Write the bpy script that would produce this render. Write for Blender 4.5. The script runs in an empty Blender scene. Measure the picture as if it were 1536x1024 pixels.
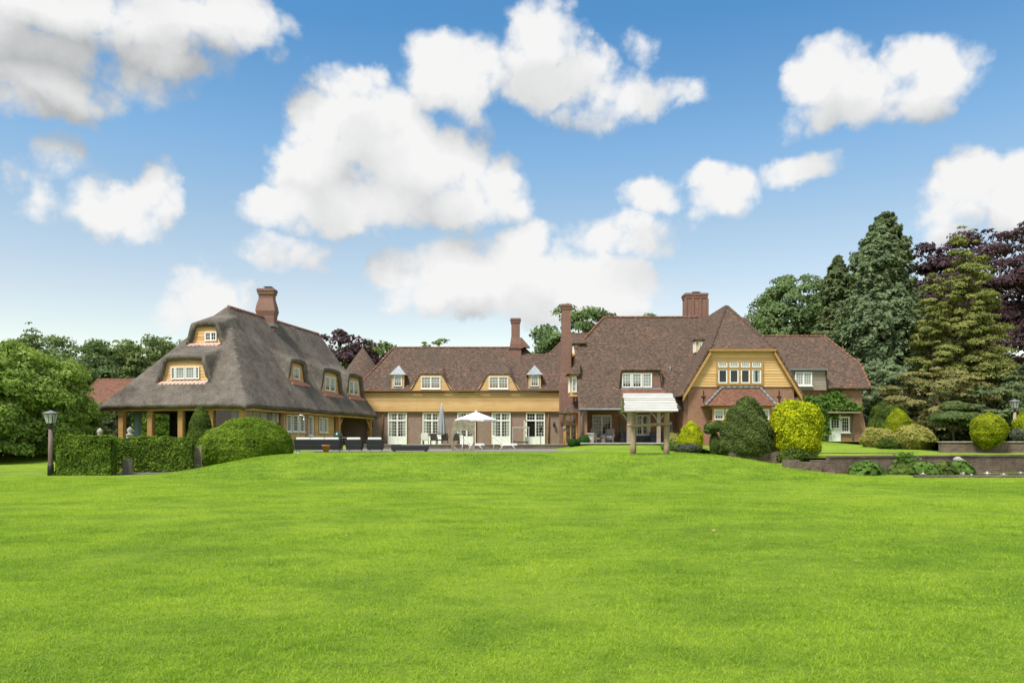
import bpy, math, random
import numpy as np
from mathutils import Vector, Matrix

# ------------------------------------------------------------------ camera, sky, sun
S = bpy.context.scene
COL = S.collection
F = 1195.0            # focal length in pixels of a 1536 px wide picture
EYE = 1.45            # camera height over the lawn
HOR = 660.0           # picture row of the horizon

cam_d = bpy.data.cameras.new('camera'); cam = bpy.data.objects.new('camera', cam_d); COL.objects.link(cam)
cam.location = (0, 0, EYE); cam.rotation_euler = (math.radians(90), 0, 0)
cam_d.sensor_width = 36.0; cam_d.lens = 36.0*F/1536.0
cam_d.shift_y = (HOR-512.0)/1536.0
cam_d.clip_end = 6000; cam_d.clip_start = 0.1
S.camera = cam
S.render.resolution_x = 1024; S.render.resolution_y = 682
S.view_settings.view_transform = 'Standard'; S.view_settings.look = 'None'
S.view_settings.exposure = 1.5; S.view_settings.gamma = 1.0
SUN_EL = math.radians(59); SUN_AZ = math.radians(222)     # azimuth clockwise from +Y: behind the camera, to the left
sdir = Vector((math.sin(SUN_AZ)*math.cos(SUN_EL), math.cos(SUN_AZ)*math.cos(SUN_EL), math.sin(SUN_EL)))
sun_d = bpy.data.lights.new('sun', 'SUN'); sun = bpy.data.objects.new('sun', sun_d); COL.objects.link(sun)
sun_d.energy = 2.0; sun_d.angle = math.radians(14); sun_d.color = (1.0, 0.95, 0.86)
sun.rotation_euler = (-sdir).to_track_quat('-Z', 'Y').to_euler()
sun.location = (-20, -30, 60)


class NT:
    """small helper round a node tree"""
    def __init__(s, tree): s.t = tree
    def n(s, kind, **kw):
        o = s.t.nodes.new(kind)
        for k, v in kw.items(): setattr(o, k, v)
        return o
    def put(s, sock, v):
        if isinstance(v, bpy.types.NodeSocket): s.t.links.new(v, sock)
        elif v is not None: sock.default_value = v
    def math(s, op, a, b=None, c=None, clamp=False):
        o = s.n('ShaderNodeMath', operation=op, use_clamp=clamp)
        for i, v in enumerate((a, b, c)): s.put(o.inputs[i], v)
        return o.outputs[0]
    def vec(s, op, a, b=None, c=None):
        o = s.n('ShaderNodeVectorMath', operation=op)
        for i, v in enumerate((a, b, c)): s.put(o.inputs[i], v)
        return o.outputs[1] if op in ('DOT_PRODUCT', 'LENGTH') else o.outputs[0]
    def mix(s, f, a, b, blend='MIX'):
        o = s.n('ShaderNodeMix', data_type='RGBA', blend_type=blend)
        s.put(o.inputs[0], f); s.put(o.inputs[6], a); s.put(o.inputs[7], b)
        return o.outputs[2]
    def ramp(s, f, stops, mode='LINEAR'):
        o = s.n('ShaderNodeValToRGB'); cr = o.color_ramp; cr.interpolation = mode
        while len(cr.elements) < len(stops): cr.elements.new(0.5)
        for e, (p, c) in zip(cr.elements, stops):
            e.position = p; e.color = c if len(c) == 4 else (*c, 1)
        s.put(o.inputs[0], f)
        return o.outputs[0]
    def smooth(s, x, a, b, lo=0.0, hi=1.0):
        o = s.n('ShaderNodeMapRange', interpolation_type='SMOOTHSTEP')
        for i, v in enumerate((x, a, b, lo, hi)): s.put(o.inputs[i], v)
        return o.outputs[0]
    def noise(s, vec, scale, detail=4, rough=0.55, dist=0.0):
        o = s.n('ShaderNodeTexNoise'); s.put(o.inputs['Vector'], vec)
        o.inputs['Scale'].default_value = scale; o.inputs['Detail'].default_value = detail
        o.inputs['Roughness'].default_value = rough; o.inputs['Distortion'].default_value = dist
        return o.outputs[0], o.outputs[1]


def az_el(px, py):
    x, z = (px-768)/F, (HOR-py)/F
    return math.atan2(x, 1.0), math.atan2(z, math.hypot(x, 1.0))

# cumulus banks: picture centre, half sizes, weight
CLOUDS = [
 (110, 25, 290, 75, 1.15), (330, 38, 130, 62, 1.0), (-60, 40, 160, 80, 1.2),
 (60, 80, 150, 50, 1.15), (235, 88, 110, 40, .95), (60, 125, 120, 55, 1.05), (200, 130, 85, 58, .95), (20, 160, 70, 40, .8),
 (85, 285, 80, 66, .84), (165, 312, 100, 46, .86), (243, 288, 38, 54, .72), (310, 120, 34, 45, .22),
 (525, 135, 62, 55, 1.15), (530, 195, 105, 85, 1.3), (470, 245, 72, 75, 1.0), (615, 250, 130, 85, 1.3),
 (440, 318, 92, 38, .9), (690, 300, 92, 62, 1.2), (560, 310, 150, 52, 1.1), (420, 378, 70, 32, .66),
 (650, 110, 70, 62, .85), (715, 115, 70, 70, .8), (815, 55, 62, 70, .95), (850, 120, 85, 55, .85), (925, 150, 78, 52, .75), (948, 70, 30, 34, .4),
 (1230, 105, 70, 55, .95), (1300, 130, 115, 55, 1.0), (1390, 110, 95, 48, .9), (1215, 175, 55, 36, .6), (1320, 165, 120, 40, .8), (1470, 85, 30, 28, .35),
 (1090, 298, 58, 50, .85), (1200, 258, 70, 30, .75), (975, 296, 66, 30, .75), (1035, 135, 26, 16, .2),
 (680, 420, 115, 62, 1.15), (790, 385, 70, 50, 1.1), (900, 440, 120, 58, 1.15), (935, 362, 105, 40, .95), (800, 430, 120, 55, 1.0),
 (298, 455, 66, 58, .95), (1460, 285, 75, 62, 1.1), (1545, 300, 80, 75, 1.2), (1430, 320, 60, 40, .7),
]

def build_world():
    w = bpy.data.worlds.new('World'); S.world = w; w.use_nodes = True
    t = NT(w.node_tree); w.node_tree.nodes.clear()
    # density group: (azimuth, elevation, 0) -> cloud bank strength
    g = bpy.data.node_groups.new('cloud_banks', 'ShaderNodeTree')
    g.interface.new_socket('P', in_out='INPUT', socket_type='NodeSocketVector')
    g.interface.new_socket('D', in_out='OUTPUT', socket_type='NodeSocketFloat')
    gt = NT(g); gi = gt.n('NodeGroupInput'); go = gt.n('NodeGroupOutput')
    cur = None
    for (px, py, rx, ry, wt) in CLOUDS:
        a, e = az_el(px, py)
        a2, _ = az_el(px+rx, py); _, e2 = az_el(px, py-ry)
        ia, ie = 1.0/abs(a2-a), 1.0/abs(e2-e)
        q = gt.vec('MULTIPLY_ADD', gi.outputs[0], (ia, ie, 0), (-a*ia, -e*ie, 0))
        d = gt.math('MULTIPLY_ADD', gt.vec('DOT_PRODUCT', q, q), -wt, wt)
        cur = d if cur is None else gt.math('SMOOTH_MAX', cur, d, 0.18)
    gt.put(go.inputs[0], gt.math('MAXIMUM', cur, -0.9))
    geo = t.n('ShaderNodeNewGeometry')
    D = t.vec('SCALE', geo.outputs['Incoming']); D.node.inputs[3].default_value = -1.0
    tc = t.n('ShaderNodeTexCoord'); D = tc.outputs['Generated']
    sep = t.n('ShaderNodeSeparateXYZ'); t.put(sep.inputs[0], D)
    x, y, z = sep.outputs
    az = t.math('ARCTAN2', x, y); el = t.math('ARCSINE', z)
    cmb = t.n('ShaderNodeCombineXYZ'); t.put(cmb.inputs[0], az); t.put(cmb.inputs[1], el)
    P0 = cmb.outputs[0]
    # warp
    n1, c1 = t.noise(D, 7.0, 5, .6)
    n2, c2 = t.noise(D, 26.0, 4, .6)
    wv = t.vec('MULTIPLY_ADD', c1, (.10, .07, 0), (-.05, -.035, 0))
    wv2 = t.vec('MULTIPLY_ADD', c2, (.022, .018, 0), (-.011, -.009, 0))
    P = t.vec('ADD', P0, t.vec('ADD', wv, wv2))
    f1, _ = t.noise(D, 15.0, 9, .62, .3)
    f2, _ = t.noise(D, 4.0, 4, .5)
    def dens(p):
        o = t.n('ShaderNodeGroup'); o.node_tree = g; t.put(o.inputs[0], p)
        return o.outputs[0]
    d0 = dens(P)
    # unseen clouds outside the picture, cover raised to brighten the fronts
    aa = t.math('ABSOLUTE', az)
    away = t.math('MAXIMUM', t.smooth(aa, .72, 1.0), t.smooth(el, .55, .8))
    rest = t.math('MULTIPLY', t.math('SUBTRACT', f2, .40), t.math('MULTIPLY', away, 4.0))
    d0 = t.math('MAXIMUM', d0, t.math('ADD', rest, t.math('MULTIPLY', t.math('SUBTRACT', 1, away), -1)))
    def billow(vec, sc):
        o = t.n('ShaderNodeTexVoronoi', feature='F1'); t.put(o.inputs['Vector'], vec)
        o.inputs['Scale'].default_value = sc; o.inputs['Detail'].default_value = 2.0; o.inputs['Roughness'].default_value = .5
        return o.outputs['Distance']
    DW = t.vec('ADD', D, t.vec('MULTIPLY_ADD', c2, (.03, .03, .03), (-.015, -.015, -.015)))
    b1 = billow(DW, 17.0)
    body = t.math('ADD', t.math('MULTIPLY_ADD', f1, 1.5, -.74), t.math('MULTIPLY_ADD', b1, -1.2, 1.0))
    dd = t.math('ADD', d0, body)
    alpha = t.smooth(dd, -.30, t.smooth(el, .1, .6, .55, .70))
    alpha = t.math('MULTIPLY', alpha, t.smooth(el, .0, .10, .35, 1.0))
    # relief: compare with the bank a little towards the sun (upwards)
    d1 = dens(t.vec('ADD', P, (-.012, .055, 0)))
    g1, _ = t.noise(t.vec('ADD', D, (-.010, -.0, .024)), 15.0, 9, .62, .3)
    rel = t.math('ADD', t.math('MULTIPLY', t.math('SUBTRACT', d0, d1), .55), t.math('ADD', t.math('MULTIPLY', t.math('SUBTRACT', f1, g1), .45), t.math('MULTIPLY', t.math('SUBTRACT', f2, .5), .55)))
    thick = t.math('MULTIPLY', t.smooth(el, .35, .43), t.smooth(az, -.12, -.30))
    lit = t.math('ADD', t.math('MULTIPLY_ADD', rel, .80, .68), t.math('MULTIPLY_ADD', thick, -.46, t.smooth(el, .12, .36, .22, 0.0)), clamp=True)
    sky = t.n('ShaderNodeTexSky', sky_type='NISHITA')
    sky.sun_disc = False; sky.sun_elevation = SUN_EL; sky.sun_rotation = SUN_AZ
    sky.air_density = 1.0; sky.dust_density = .6; sky.ozone_density = 2.0
    K = 1.0/(0.12*2.0**1.5)       # radiance that renders as white at this strength and exposure
    skyc = t.mix(1.0, sky.outputs[0], t.ramp(t.math('MULTIPLY', el, 1.0/.6, clamp=True), SKY_STOPS), 'MULTIPLY')
    cl = t.ramp(lit, [(0.20, (.47*K, .485*K, .49*K)), (.55, (.72*K, .73*K, .735*K)), (.98, (.92*K, .92*K, .915*K))])
    colr = t.mix(alpha, skyc, cl)
    bg = t.n('ShaderNodeBackground'); t.put(bg.inputs[0], colr); bg.inputs[1].default_value = 0.12
    out = t.n('ShaderNodeOutputWorld'); t.put(out.inputs[0], bg.outputs[0])
    w.cycles.sampling_method = 'MANUAL'; w.cycles.sample_map_resolution = 512

SKY_STOPS = [(0.0, (.79, .66, .485)), (.28, (.72, .575, .465)), (.42, (.63, .575, .485)), (.57, (.47, .565, .55)), (.80, (.26, .475, .545)), (1.0, (.24, .45, .54))]   # clear washed air low down, deeper blue above
build_world()

# ------------------------------------------------------------------ helpers
rng = np.random.default_rng(11)
random.seed(5)

def W(px, py, Y): return Vector(((px-768)*Y/F, Y, EYE+(HOR-py)*Y/F))
def WX(px, Y): return (px-768)*Y/F
def WZ(py, Y): return EYE+(HOR-py)*Y/F

def ss(a, b, x):
    t = np.clip((np.asarray(x, float)-a)/(b-a), 0, 1)
    return t*t*(3-2*t)

def wallY(x): return 33.2+(np.asarray(x, float)-11.4)*.26
def U(x, y): return .70+.34*ss(36, 50, y)+.33*ss(46, 60, y)*ss(11, 24, x)
def H(x, y):
    x = np.asarray(x, float); y = np.asarray(y, float)
    mound = .80*ss(27.6, 36.2, y)*ss(-15.8, -10, x)*(1-ss(8.6, 14.8, x))
    back = .80*ss(37, 54, y)
    cen = np.maximum(mound, back*(1-ss(10, 14, x)))
    lift = .30*ss(42, 56, y)*ss(2.5, 6, x)
    cen = cen+(np.maximum(.26*ss(60.05, 60.35, y), lift))*(1-ss(10, 14, x))
    right = (U(x, y)-.07)*ss(wallY(x)+.15, wallY(x)+1.2, y)*ss(10.6, 12.6, x)
    und = .035*np.sin(x*.21+1.3)*np.sin(y*.17)+.02*np.sin(x*.53+y*.31)
    return np.maximum(cen, right)+und*ss(5, 12, y)*(1-ss(24, 30, y))

class MB:
    """collects faces; build() links them as one mesh object"""
    def __init__(s): s.v = []; s.f = []; s.m = []; s.uv = {}; s.mi = 0; s.sm = []
    def mat(s, i): s.mi = i; return s
    def poly(s, pts, uv=None):
        b = len(s.v); s.v += [tuple(p) for p in pts]
        s.f.append(tuple(range(b, b+len(pts)))); s.m.append(s.mi)
        if uv: s.uv[len(s.f)-1] = uv
        return s
    def hexa(s, p):
        """8 corners: bottom ring then top ring, counter-clockwise from above"""
        b = len(s.v); s.v += [tuple(q) for q in p]
        for q in ((3, 2, 1, 0), (4, 5, 6, 7), (0, 1, 5, 4), (1, 2, 6, 5), (2, 3, 7, 6), (3, 0, 4, 7)):
            s.f.append(tuple(b+i for i in q)); s.m.append(s.mi)
        return s
    def box(s, x0, y0, z0, x1, y1, z1):
        return s.hexa([(x0, y0, z0), (x1, y0, z0), (x1, y1, z0), (x0, y1, z0), (x0, y0, z1), (x1, y0, z1), (x1, y1, z1), (x0, y1, z1)])
    def lbox(s, O, ax, n, a0, a1, n0, n1, z0, z1):
        """box in a wall frame: ax along the wall, n outward, z up"""
        O = Vector(O); ax = Vector(ax); n = Vector(n); k = Vector((0, 0, 1))
        c = lambda a, d, z: O+ax*a+n*d+k*z
        return s.hexa([c(a0, n1, z0), c(a1, n1, z0), c(a1, n0, z0), c(a0, n0, z0), c(a0, n1, z1), c(a1, n1, z1), c(a1, n0, z1), c(a0, n0, z1)])
    def tube(s, pts, r, seg=8, caps=True):
        pts = [Vector(p) for p in pts]; n = len(pts)
        rr = r if isinstance(r, (list, tuple)) else [r]*n
        rings = []; ref = None
        for i, p in enumerate(pts):
            d = (pts[min(i+1, n-1)]-pts[max(i-1, 0)]).normalized()
            if ref is None: ref = Vector((1, 0, 0)) if abs(d.x) < .8 else Vector((0, 1, 0))
            a = d.cross(ref).normalized(); b = d.cross(a); ref = b.cross(d) if False else ref
            base = len(s.v)
            for k in range(seg):
                an = 2*math.pi*k/seg
                s.v.append(tuple(p+a*math.cos(an)*rr[i]+b*math.sin(an)*rr[i]))
            rings.append(base)
        for i in range(n-1):
            for k in range(seg):
                k2 = (k+1) % seg
                s.f.append((rings[i]+k, rings[i]+k2, rings[i+1]+k2, rings[i+1]+k)); s.m.append(s.mi); s.sm.append(len(s.f)-1)
        if caps:
            s.f.append(tuple(rings[0]+k for k in reversed(range(seg)))); s.m.append(s.mi)
            s.f.append(tuple(rings[-1]+k for k in range(seg))); s.m.append(s.mi)
        return s
    def lathe(s, c, prof, seg=16, sx=1, sy=1, flute=0, nf=8):
        c = Vector(c); rings = []
        for (r, z) in prof:
            base = len(s.v)
            for k in range(seg):
                an = 2*math.pi*k/seg; q = r*(1+flute*math.cos(nf*an))
                s.v.append((c.x+q*math.cos(an)*sx, c.y+q*math.sin(an)*sy, c.z+z))
            rings.append(base)
        for i in range(len(prof)-1):
            for k in range(seg):
                k2 = (k+1) % seg
                s.f.append((rings[i]+k, rings[i]+k2, rings[i+1]+k2, rings[i+1]+k)); s.m.append(s.mi); s.sm.append(len(s.f)-1)
        s.f.append(tuple(rings[0]+k for k in reversed(range(seg)))); s.m.append(s.mi)
        s.f.append(tuple(rings[-1]+k for k in range(seg))); s.m.append(s.mi)
        return s
    def build(s, name, mats, parent=None, origin=None, smooth=False, bevel=0, solid=0):
        if not isinstance(mats, (list, tuple)): mats = [mats]
        o3 = Vector(origin) if origin is not None else (root_of(parent).location.copy() if parent else Vector((0, 0, 0)))
        me = bpy.data.meshes.new(name)
        me.from_pydata([(a-o3.x, b-o3.y, c-o3.z) for a, b, c in s.v], [], s.f)
        for m in mats: me.materials.append(MT[m])
        me.polygons.foreach_set('material_index', s.m)
        uvl = me.uv_layers.new(name='UVMap')
        for p in me.polygons:
            if p.index in s.uv:
                for li, q in zip(p.loop_indices, s.uv[p.index]): uvl.data[li].uv = q
                continue
            n = p.normal
            if abs(n.z) > .97: t = Vector((1, 0, 0)); b = Vector((0, 1, 0))
            else:
                t = Vector((-n.y, n.x, 0)).normalized(); b = n.cross(t)
            for li in p.loop_indices:
                q = Vector(s.v[me.loops[li].vertex_index]); uvl.data[li].uv = (q.dot(t), q.dot(b))
        if smooth: me.polygons.foreach_set('use_smooth', [True]*len(s.f))
        else:
            for i in s.sm: me.polygons[i].use_smooth = True
        me.update()
        o = bpy.data.objects.new(name, me); COL.objects.link(o)
        if parent: o.parent = parent
        else: o.location = o3
        if bevel:
            b = o.modifiers.new('bevel', 'BEVEL'); b.width = bevel; b.segments = 2; b.limit_method = 'ANGLE'
        if solid:
            b = o.modifiers.new('solid', 'SOLIDIFY'); b.thickness = solid; b.offset = -1
        return o

def root_of(o):
    while o.parent: o = o.parent
    return o
def tag(o, label=None, cat=None, group=None, kind=None):
    for k, v in (('label', label), ('category', cat), ('group', group), ('kind', kind)):
        if v: o[k] = v
    return o
def thing(name, label, cat, loc, group=None):
    o = bpy.data.objects.new(name, None); COL.objects.link(o); o.location = loc; o.empty_display_size = .3
    return tag(o, label, cat, group)
def copy_tree(o, parent=None):
    c = o.copy(); COL.objects.link(c)
    if parent: c.parent = parent
    for ch in [q for q in COL.objects if q.parent == o]: copy_tree(ch, c)
    return c
def place(src, loc, rz, label):
    c = copy_tree(src); c.location = loc; c.rotation_euler = (0, 0, rz); c['label'] = label
    return c

def np_mesh(name, V, FC, mats, parent=None, origin=(0, 0, 0), midx=None, attr=None, smooth=False):
    """fast mesh from arrays: V (n,3) world coordinates, FC (m,k) faces"""
    V = np.asarray(V, np.float32)-np.asarray(origin, np.float32)
    k = FC.shape[1]; m = len(FC)
    me = bpy.data.meshes.new(name)
    me.vertices.add(len(V)); me.vertices.foreach_set('co', V.ravel())
    me.loops.add(m*k); me.loops.foreach_set('vertex_index', FC.astype(np.int32).ravel())
    me.polygons.add(m); me.polygons.foreach_set('loop_start', np.arange(0, m*k, k, dtype=np.int32))
    for q in (mats if isinstance(mats, (list, tuple)) else [mats]): me.materials.append(MT[q])
    if midx is not None: me.polygons.foreach_set('material_index', np.asarray(midx, np.int32))
    if smooth: me.polygons.foreach_set('use_smooth', np.ones(m, bool))
    me.update(calc_edges=True)
    if attr is not None:
        a = me.attributes.new('tint', 'FLOAT', 'POINT'); a.data.foreach_set('value', np.asarray(attr, np.float32))
    o = bpy.data.objects.new(name, me); COL.objects.link(o)
    if parent: o.parent = parent
    else: o.location = origin
    return o

# ------------------------------------------------------------------ materials
MT = {}
def principled(name):
    m = bpy.data.materials.new(name); m.use_nodes = True; MT[name] = m
    t = NT(m.node_tree); b = m.node_tree.nodes['Principled BSDF']
    return m, t, b
def bump(t, b, h, strength=.5, dist=.02):
    o = t.n('ShaderNodeBump'); o.inputs['Strength'].default_value = strength; o.inputs['Distance'].default_value = dist
    t.put(o.inputs['Height'], h); t.put(b.inputs['Normal'], o.outputs[0])
def c4(c): return (*c, 1.0)
def coords(t, which='UV'):
    return t.n('ShaderNodeTexCoord').outputs[which]
def wpos(t): return t.n('ShaderNodeNewGeometry').outputs['Position']

def plain(name, col, rough=.7, var=.25, scale=3.0, metal=0.0, bmp=0.0, spec=.5, streak=None):
    m, t, b = principled(name)
    p = wpos(t)
    if streak: p = t.vec('MULTIPLY', p, streak)
    n, _ = t.noise(p, scale, 6, .65)
    k = t.smooth(n, .3, .7)
    t.put(b.inputs['Base Color'], t.mix(k, c4([c*(1-var) for c in col]), c4([min(1, c*(1+var)) for c in col])))
    b.inputs['Roughness'].default_value = rough; b.inputs['Metallic'].default_value = metal
    b.inputs['Specular IOR Level'].default_value = spec
    if bmp: bump(t, b, n, bmp)
    return m

def brick(name, c1, c2, mortar, bw=.22, bh=.075, ms=.011, patch=(.85, 1.12), bmp=.35):
    m, t, b = principled(name)
    uv = coords(t)
    o = t.n('ShaderNodeTexBrick'); t.put(o.inputs['Vector'], uv)
    o.inputs['Color1'].default_value = c4(c1); o.inputs['Color2'].default_value = c4(c2); o.inputs['Mortar'].default_value = c4(mortar)
    o.inputs['Scale'].default_value = 1.0; o.inputs['Mortar Size'].default_value = ms; o.inputs['Mortar Smooth'].default_value = .2
    o.inputs['Brick Width'].default_value = bw; o.inputs['Row Height'].default_value = bh; o.inputs['Bias'].default_value = -.1
    n, _ = t.noise(wpos(t), .55, 5, .6); n2, _ = t.noise(wpos(t), 5.0, 4, .65)
    k = t.math('ADD', t.math('MULTIPLY', n, .55), t.math('MULTIPLY', n2, .45))
    f = t.ramp(k, [(.32, [patch[0]]*3), (.68, [patch[1]]*3)])
    t.put(b.inputs['Base Color'], t.mix(1.0, o.outputs[0], f, 'MULTIPLY'))
    b.inputs['Roughness'].default_value = .9; b.inputs['Specular IOR Level'].default_value = .2
    bump(t, b, t.math('SUBTRACT', 1.0, o.outputs[1]), bmp, .01)
    return m

def tiles(name, c1, c2, moss, worn, rowh=.11, w=.17, k_worn=.35):
    """plain clay tiles: courses, each tile its own tone, lichen and newer orange patches"""
    m, t, b = principled(name)
    uv = coords(t); pos = wpos(t)
    o = t.n('ShaderNodeTexBrick'); t.put(o.inputs['Vector'], uv)
    o.inputs['Color1'].default_value = (0, 0, 0, 1); o.inputs['Color2'].default_value = (1, 1, 1, 1); o.inputs['Mortar'].default_value = (.25, .25, .25, 1)
    o.inputs['Scale'].default_value = 1.0; o.inputs['Mortar Size'].default_value = .006
    o.inputs['Brick Width'].default_value = w; o.inputs['Row Height'].default_value = rowh
    big, _ = t.noise(pos, .45, 5, .65, .4); mid, _ = t.noise(pos, 6.5, 6, .75); fine, _ = t.noise(pos, 13, 3, .6)
    base = t.mix(o.outputs[0], c4(c1), c4(c2))
    k = t.math('ADD', t.math('MULTIPLY', big, .55), t.math('ADD', t.math('MULTIPLY', mid, .3), t.math('MULTIPLY', o.outputs[0], .16)))
    base = t.mix(t.smooth(k, .56, .70), base, c4(worn))
    k2 = t.math('ADD', t.math('MULTIPLY', t.noise(pos, .33, 4, .6)[0], .6), t.math('MULTIPLY', mid, .4))
    base = t.mix(t.math('MULTIPLY', t.smooth(k2, .50, .66), .75), base, c4(moss))
    base = t.mix(t.smooth(t.math('ADD', t.math('MULTIPLY', fine, .7), t.math('MULTIPLY', mid, .3)), .635, .70), base, (.42, .33, .26, 1))
    t.put(b.inputs['Base Color'], base)
    b.inputs['Roughness'].default_value = .85; b.inputs['Specular IOR Level'].default_value = .25
    sp = t.n('ShaderNodeSeparateXYZ'); t.put(sp.inputs[0], uv)
    saw = t.math('SUBTRACT', 1.0, t.math('FRACT', t.math('DIVIDE', sp.outputs[1], rowh)))
    hgt = t.math('ADD', saw, t.math('ADD', t.math('MULTIPLY', o.outputs[0], .35), t.math('MULTIPLY', fine, .5)))
    bump(t, b, hgt, .8, .03)
    return m

def thatch_mat():
    m, t, b = principled('thatch')
    pos = wpos(t)
    st, _ = t.noise(t.vec('MULTIPLY', pos, (1, 1, .22)), 11.0, 6, .7)
    st2, _ = t.noise(t.vec('MULTIPLY', pos, (1, 1, .12)), 40.0, 3, .6)
    big, _ = t.noise(pos, .5, 5, .6); mid, _ = t.noise(pos, 2.2, 5, .65)
    k = t.math('ADD', t.math('MULTIPLY', st, .4), t.math('ADD', t.math('MULTIPLY', big, .35), t.math('MULTIPLY', mid, .3)))
    c = t.ramp(k, [(.36, (.054, .046, .038)), (.48, (.120, .103, .086)), (.58, (.182, .158, .133)), (.70, (.27, .24, .205))])
    t.put(b.inputs['Base Color'], c); b.inputs['Roughness'].default_value = 1.0; b.inputs['Specular IOR Level'].default_value = .1
    bump(t, b, t.math('ADD', st, t.math('ADD', t.math('MULTIPLY', st2, .6), t.math('MULTIPLY', mid, 1.2))), .9, .07)

def wood(name, c1, c2, scale=2.0, along=(.3, .3, 6), rough=.65):
    m, t, b = principled(name)
    p = t.vec('MULTIPLY', wpos(t), along)
    n, _ = t.noise(p, scale, 6, .6, .6); n2, _ = t.noise(wpos(t), .9, 3, .5)
    k = t.math('ADD', t.math('MULTIPLY', n, .7), t.math('MULTIPLY', n2, .3))
    isl = t.math('MULTIPLY_ADD', t.n('ShaderNodeNewGeometry').outputs['Random Per Island'], .30, .80)
    c = t.mix(1.0, t.ramp(k, [(.33, c1), (.67, c2)]), t.ramp(isl, [(0, (0, 0, 0)), (1, (1, 1, 1))]), 'MULTIPLY')
    st, _ = t.noise(t.vec('MULTIPLY', wpos(t), (1.5, 1.5, .25)), 1.6, 4, .6)
    c = t.mix(t.math('MULTIPLY', t.smooth(st, .55, .75), .15), c, c4([.6*q for q in c1]))
    t.put(b.inputs['Base Color'], c)
    b.inputs['Roughness'].default_value = rough; b.inputs['Specular IOR Level'].default_value = .25
    bump(t, b, n, .25, .01)

def leafmat(name, dark, light, transl=.35, tip=None, clump=.8):
    m, t, b = principled(name)
    g = t.n('ShaderNodeNewGeometry')
    n, _ = t.noise(g.outputs['Position'], clump, 3, .55)
    k = t.math('ADD', t.math('MULTIPLY', g.outputs['Random Per Island'], .5), t.math('MULTIPLY', t.smooth(n, .3, .7), .5))
    stops = [(.05, dark), (.95, light)] if tip is None else [(.05, dark), (.72, light), (.98, tip)]
    c = t.ramp(k, stops)
    t.put(b.inputs['Base Color'], c); b.inputs['Roughness'].default_value = .7; b.inputs['Specular IOR Level'].default_value = .15
    tr = t.n('ShaderNodeBsdfTranslucent')
    t.put(tr.inputs[0], t.mix(1.0, c, (1.25, 1.2, .6, 1), 'MULTIPLY'))
    mx = t.n('ShaderNodeMixShader'); mx.inputs[0].default_value = transl
    t.put(mx.inputs[1], b.outputs[0]); t.put(mx.inputs[2], tr.outputs[0])
    t.put(m.node_tree.nodes['Material Output'].inputs[0], mx.outputs[0])

def lawn_color(t, pos):
    a, _ = t.noise(pos, .16, 5, .6, .5); b2, _ = t.noise(pos, .9, 5, .62, .4); c, _ = t.noise(pos, 5.5, 4, .65); d, _ = t.noise(pos, 28, 3, .6)
    w, _ = t.noise(t.vec('MULTIPLY', pos, (.35, 1.0, 1.0)), 1.4, 4, .6, .6)
    k = t.math('ADD', t.math('MULTIPLY', a, .30), t.math('ADD', t.math('MULTIPLY', b2, .30), t.math('ADD', t.math('MULTIPLY', c, .17), t.math('ADD', t.math('MULTIPLY', d, .08), t.math('MULTIPLY', w, .15)))))
    k = t.math('MULTIPLY_ADD', k, 1.5, -.25)
    return k, c, d
LAWN = [(.24, (.138, .250, .026)), (.44, (.245, .392, .036)), (.56, (.350, .505, .046)), (.78, (.485, .610, .066))]
def lawn_mats():
    m, t, b = principled('lawn')
    k, c, d = lawn_color(t, wpos(t))
    t.put(b.inputs['Base Color'], t.mix(1.0, t.ramp(k, LAWN), (.78, .78, .85, 1), 'MULTIPLY')); b.inputs['Roughness'].default_value = .9; b.inputs['Specular IOR Level'].default_value = .1  # sheet colour darkened to stand in for self-shadowing between blades
    h2, _ = t.noise(wpos(t), 60, 3, .7)
    bump(t, b, t.math('ADD', c, t.math('ADD', d, h2)), .9, .06)
    m, t, b = principled('blade')
    k, c, d = lawn_color(t, wpos(t))
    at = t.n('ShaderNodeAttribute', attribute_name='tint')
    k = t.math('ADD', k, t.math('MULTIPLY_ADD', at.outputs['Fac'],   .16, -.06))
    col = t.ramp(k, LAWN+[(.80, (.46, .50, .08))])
    t.put(b.inputs['Base Color'], col); b.inputs['Roughness'].default_value = .6; b.inputs['Specular IOR Level'].default_value = .12
    tr = t.n('ShaderNodeBsdfTranslucent'); t.put(tr.inputs[0], t.mix(1.0, col, (1.15, 1.12, .75, 1), 'MULTIPLY'))
    mx = t.n('ShaderNodeMixShader'); mx.inputs[0].default_value = .5
    t.put(mx.inputs[1], b.outputs[0]); t.put(mx.inputs[2], tr.outputs[0])
    t.put(m.node_tree.nodes['Material Output'].inputs[0], mx.outputs[0])

def glass_mat(name, tint, refl):
    m, t, b = principled(name)
    tr = t.n('ShaderNodeBsdfTransparent'); tr.inputs[0].default_value = c4(tint)
    gl = t.n('ShaderNodeBsdfGlossy'); gl.inputs['Roughness'].default_value = .03; gl.inputs[0].default_value = (.9, .95, 1, 1)
    lw = t.n('ShaderNodeLayerWeight'); lw.inputs[0].default_value = .4
    mx = t.n('ShaderNodeMixShader'); t.put(mx.inputs[0], t.math('MULTIPLY_ADD', lw.outputs[0], .32, refl))
    t.put(mx.inputs[1], tr.outputs[0]); t.put(mx.inputs[2], gl.outputs[0])
    t.put(m.node_tree.nodes['Material Output'].inputs[0], mx.outputs[0])

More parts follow.
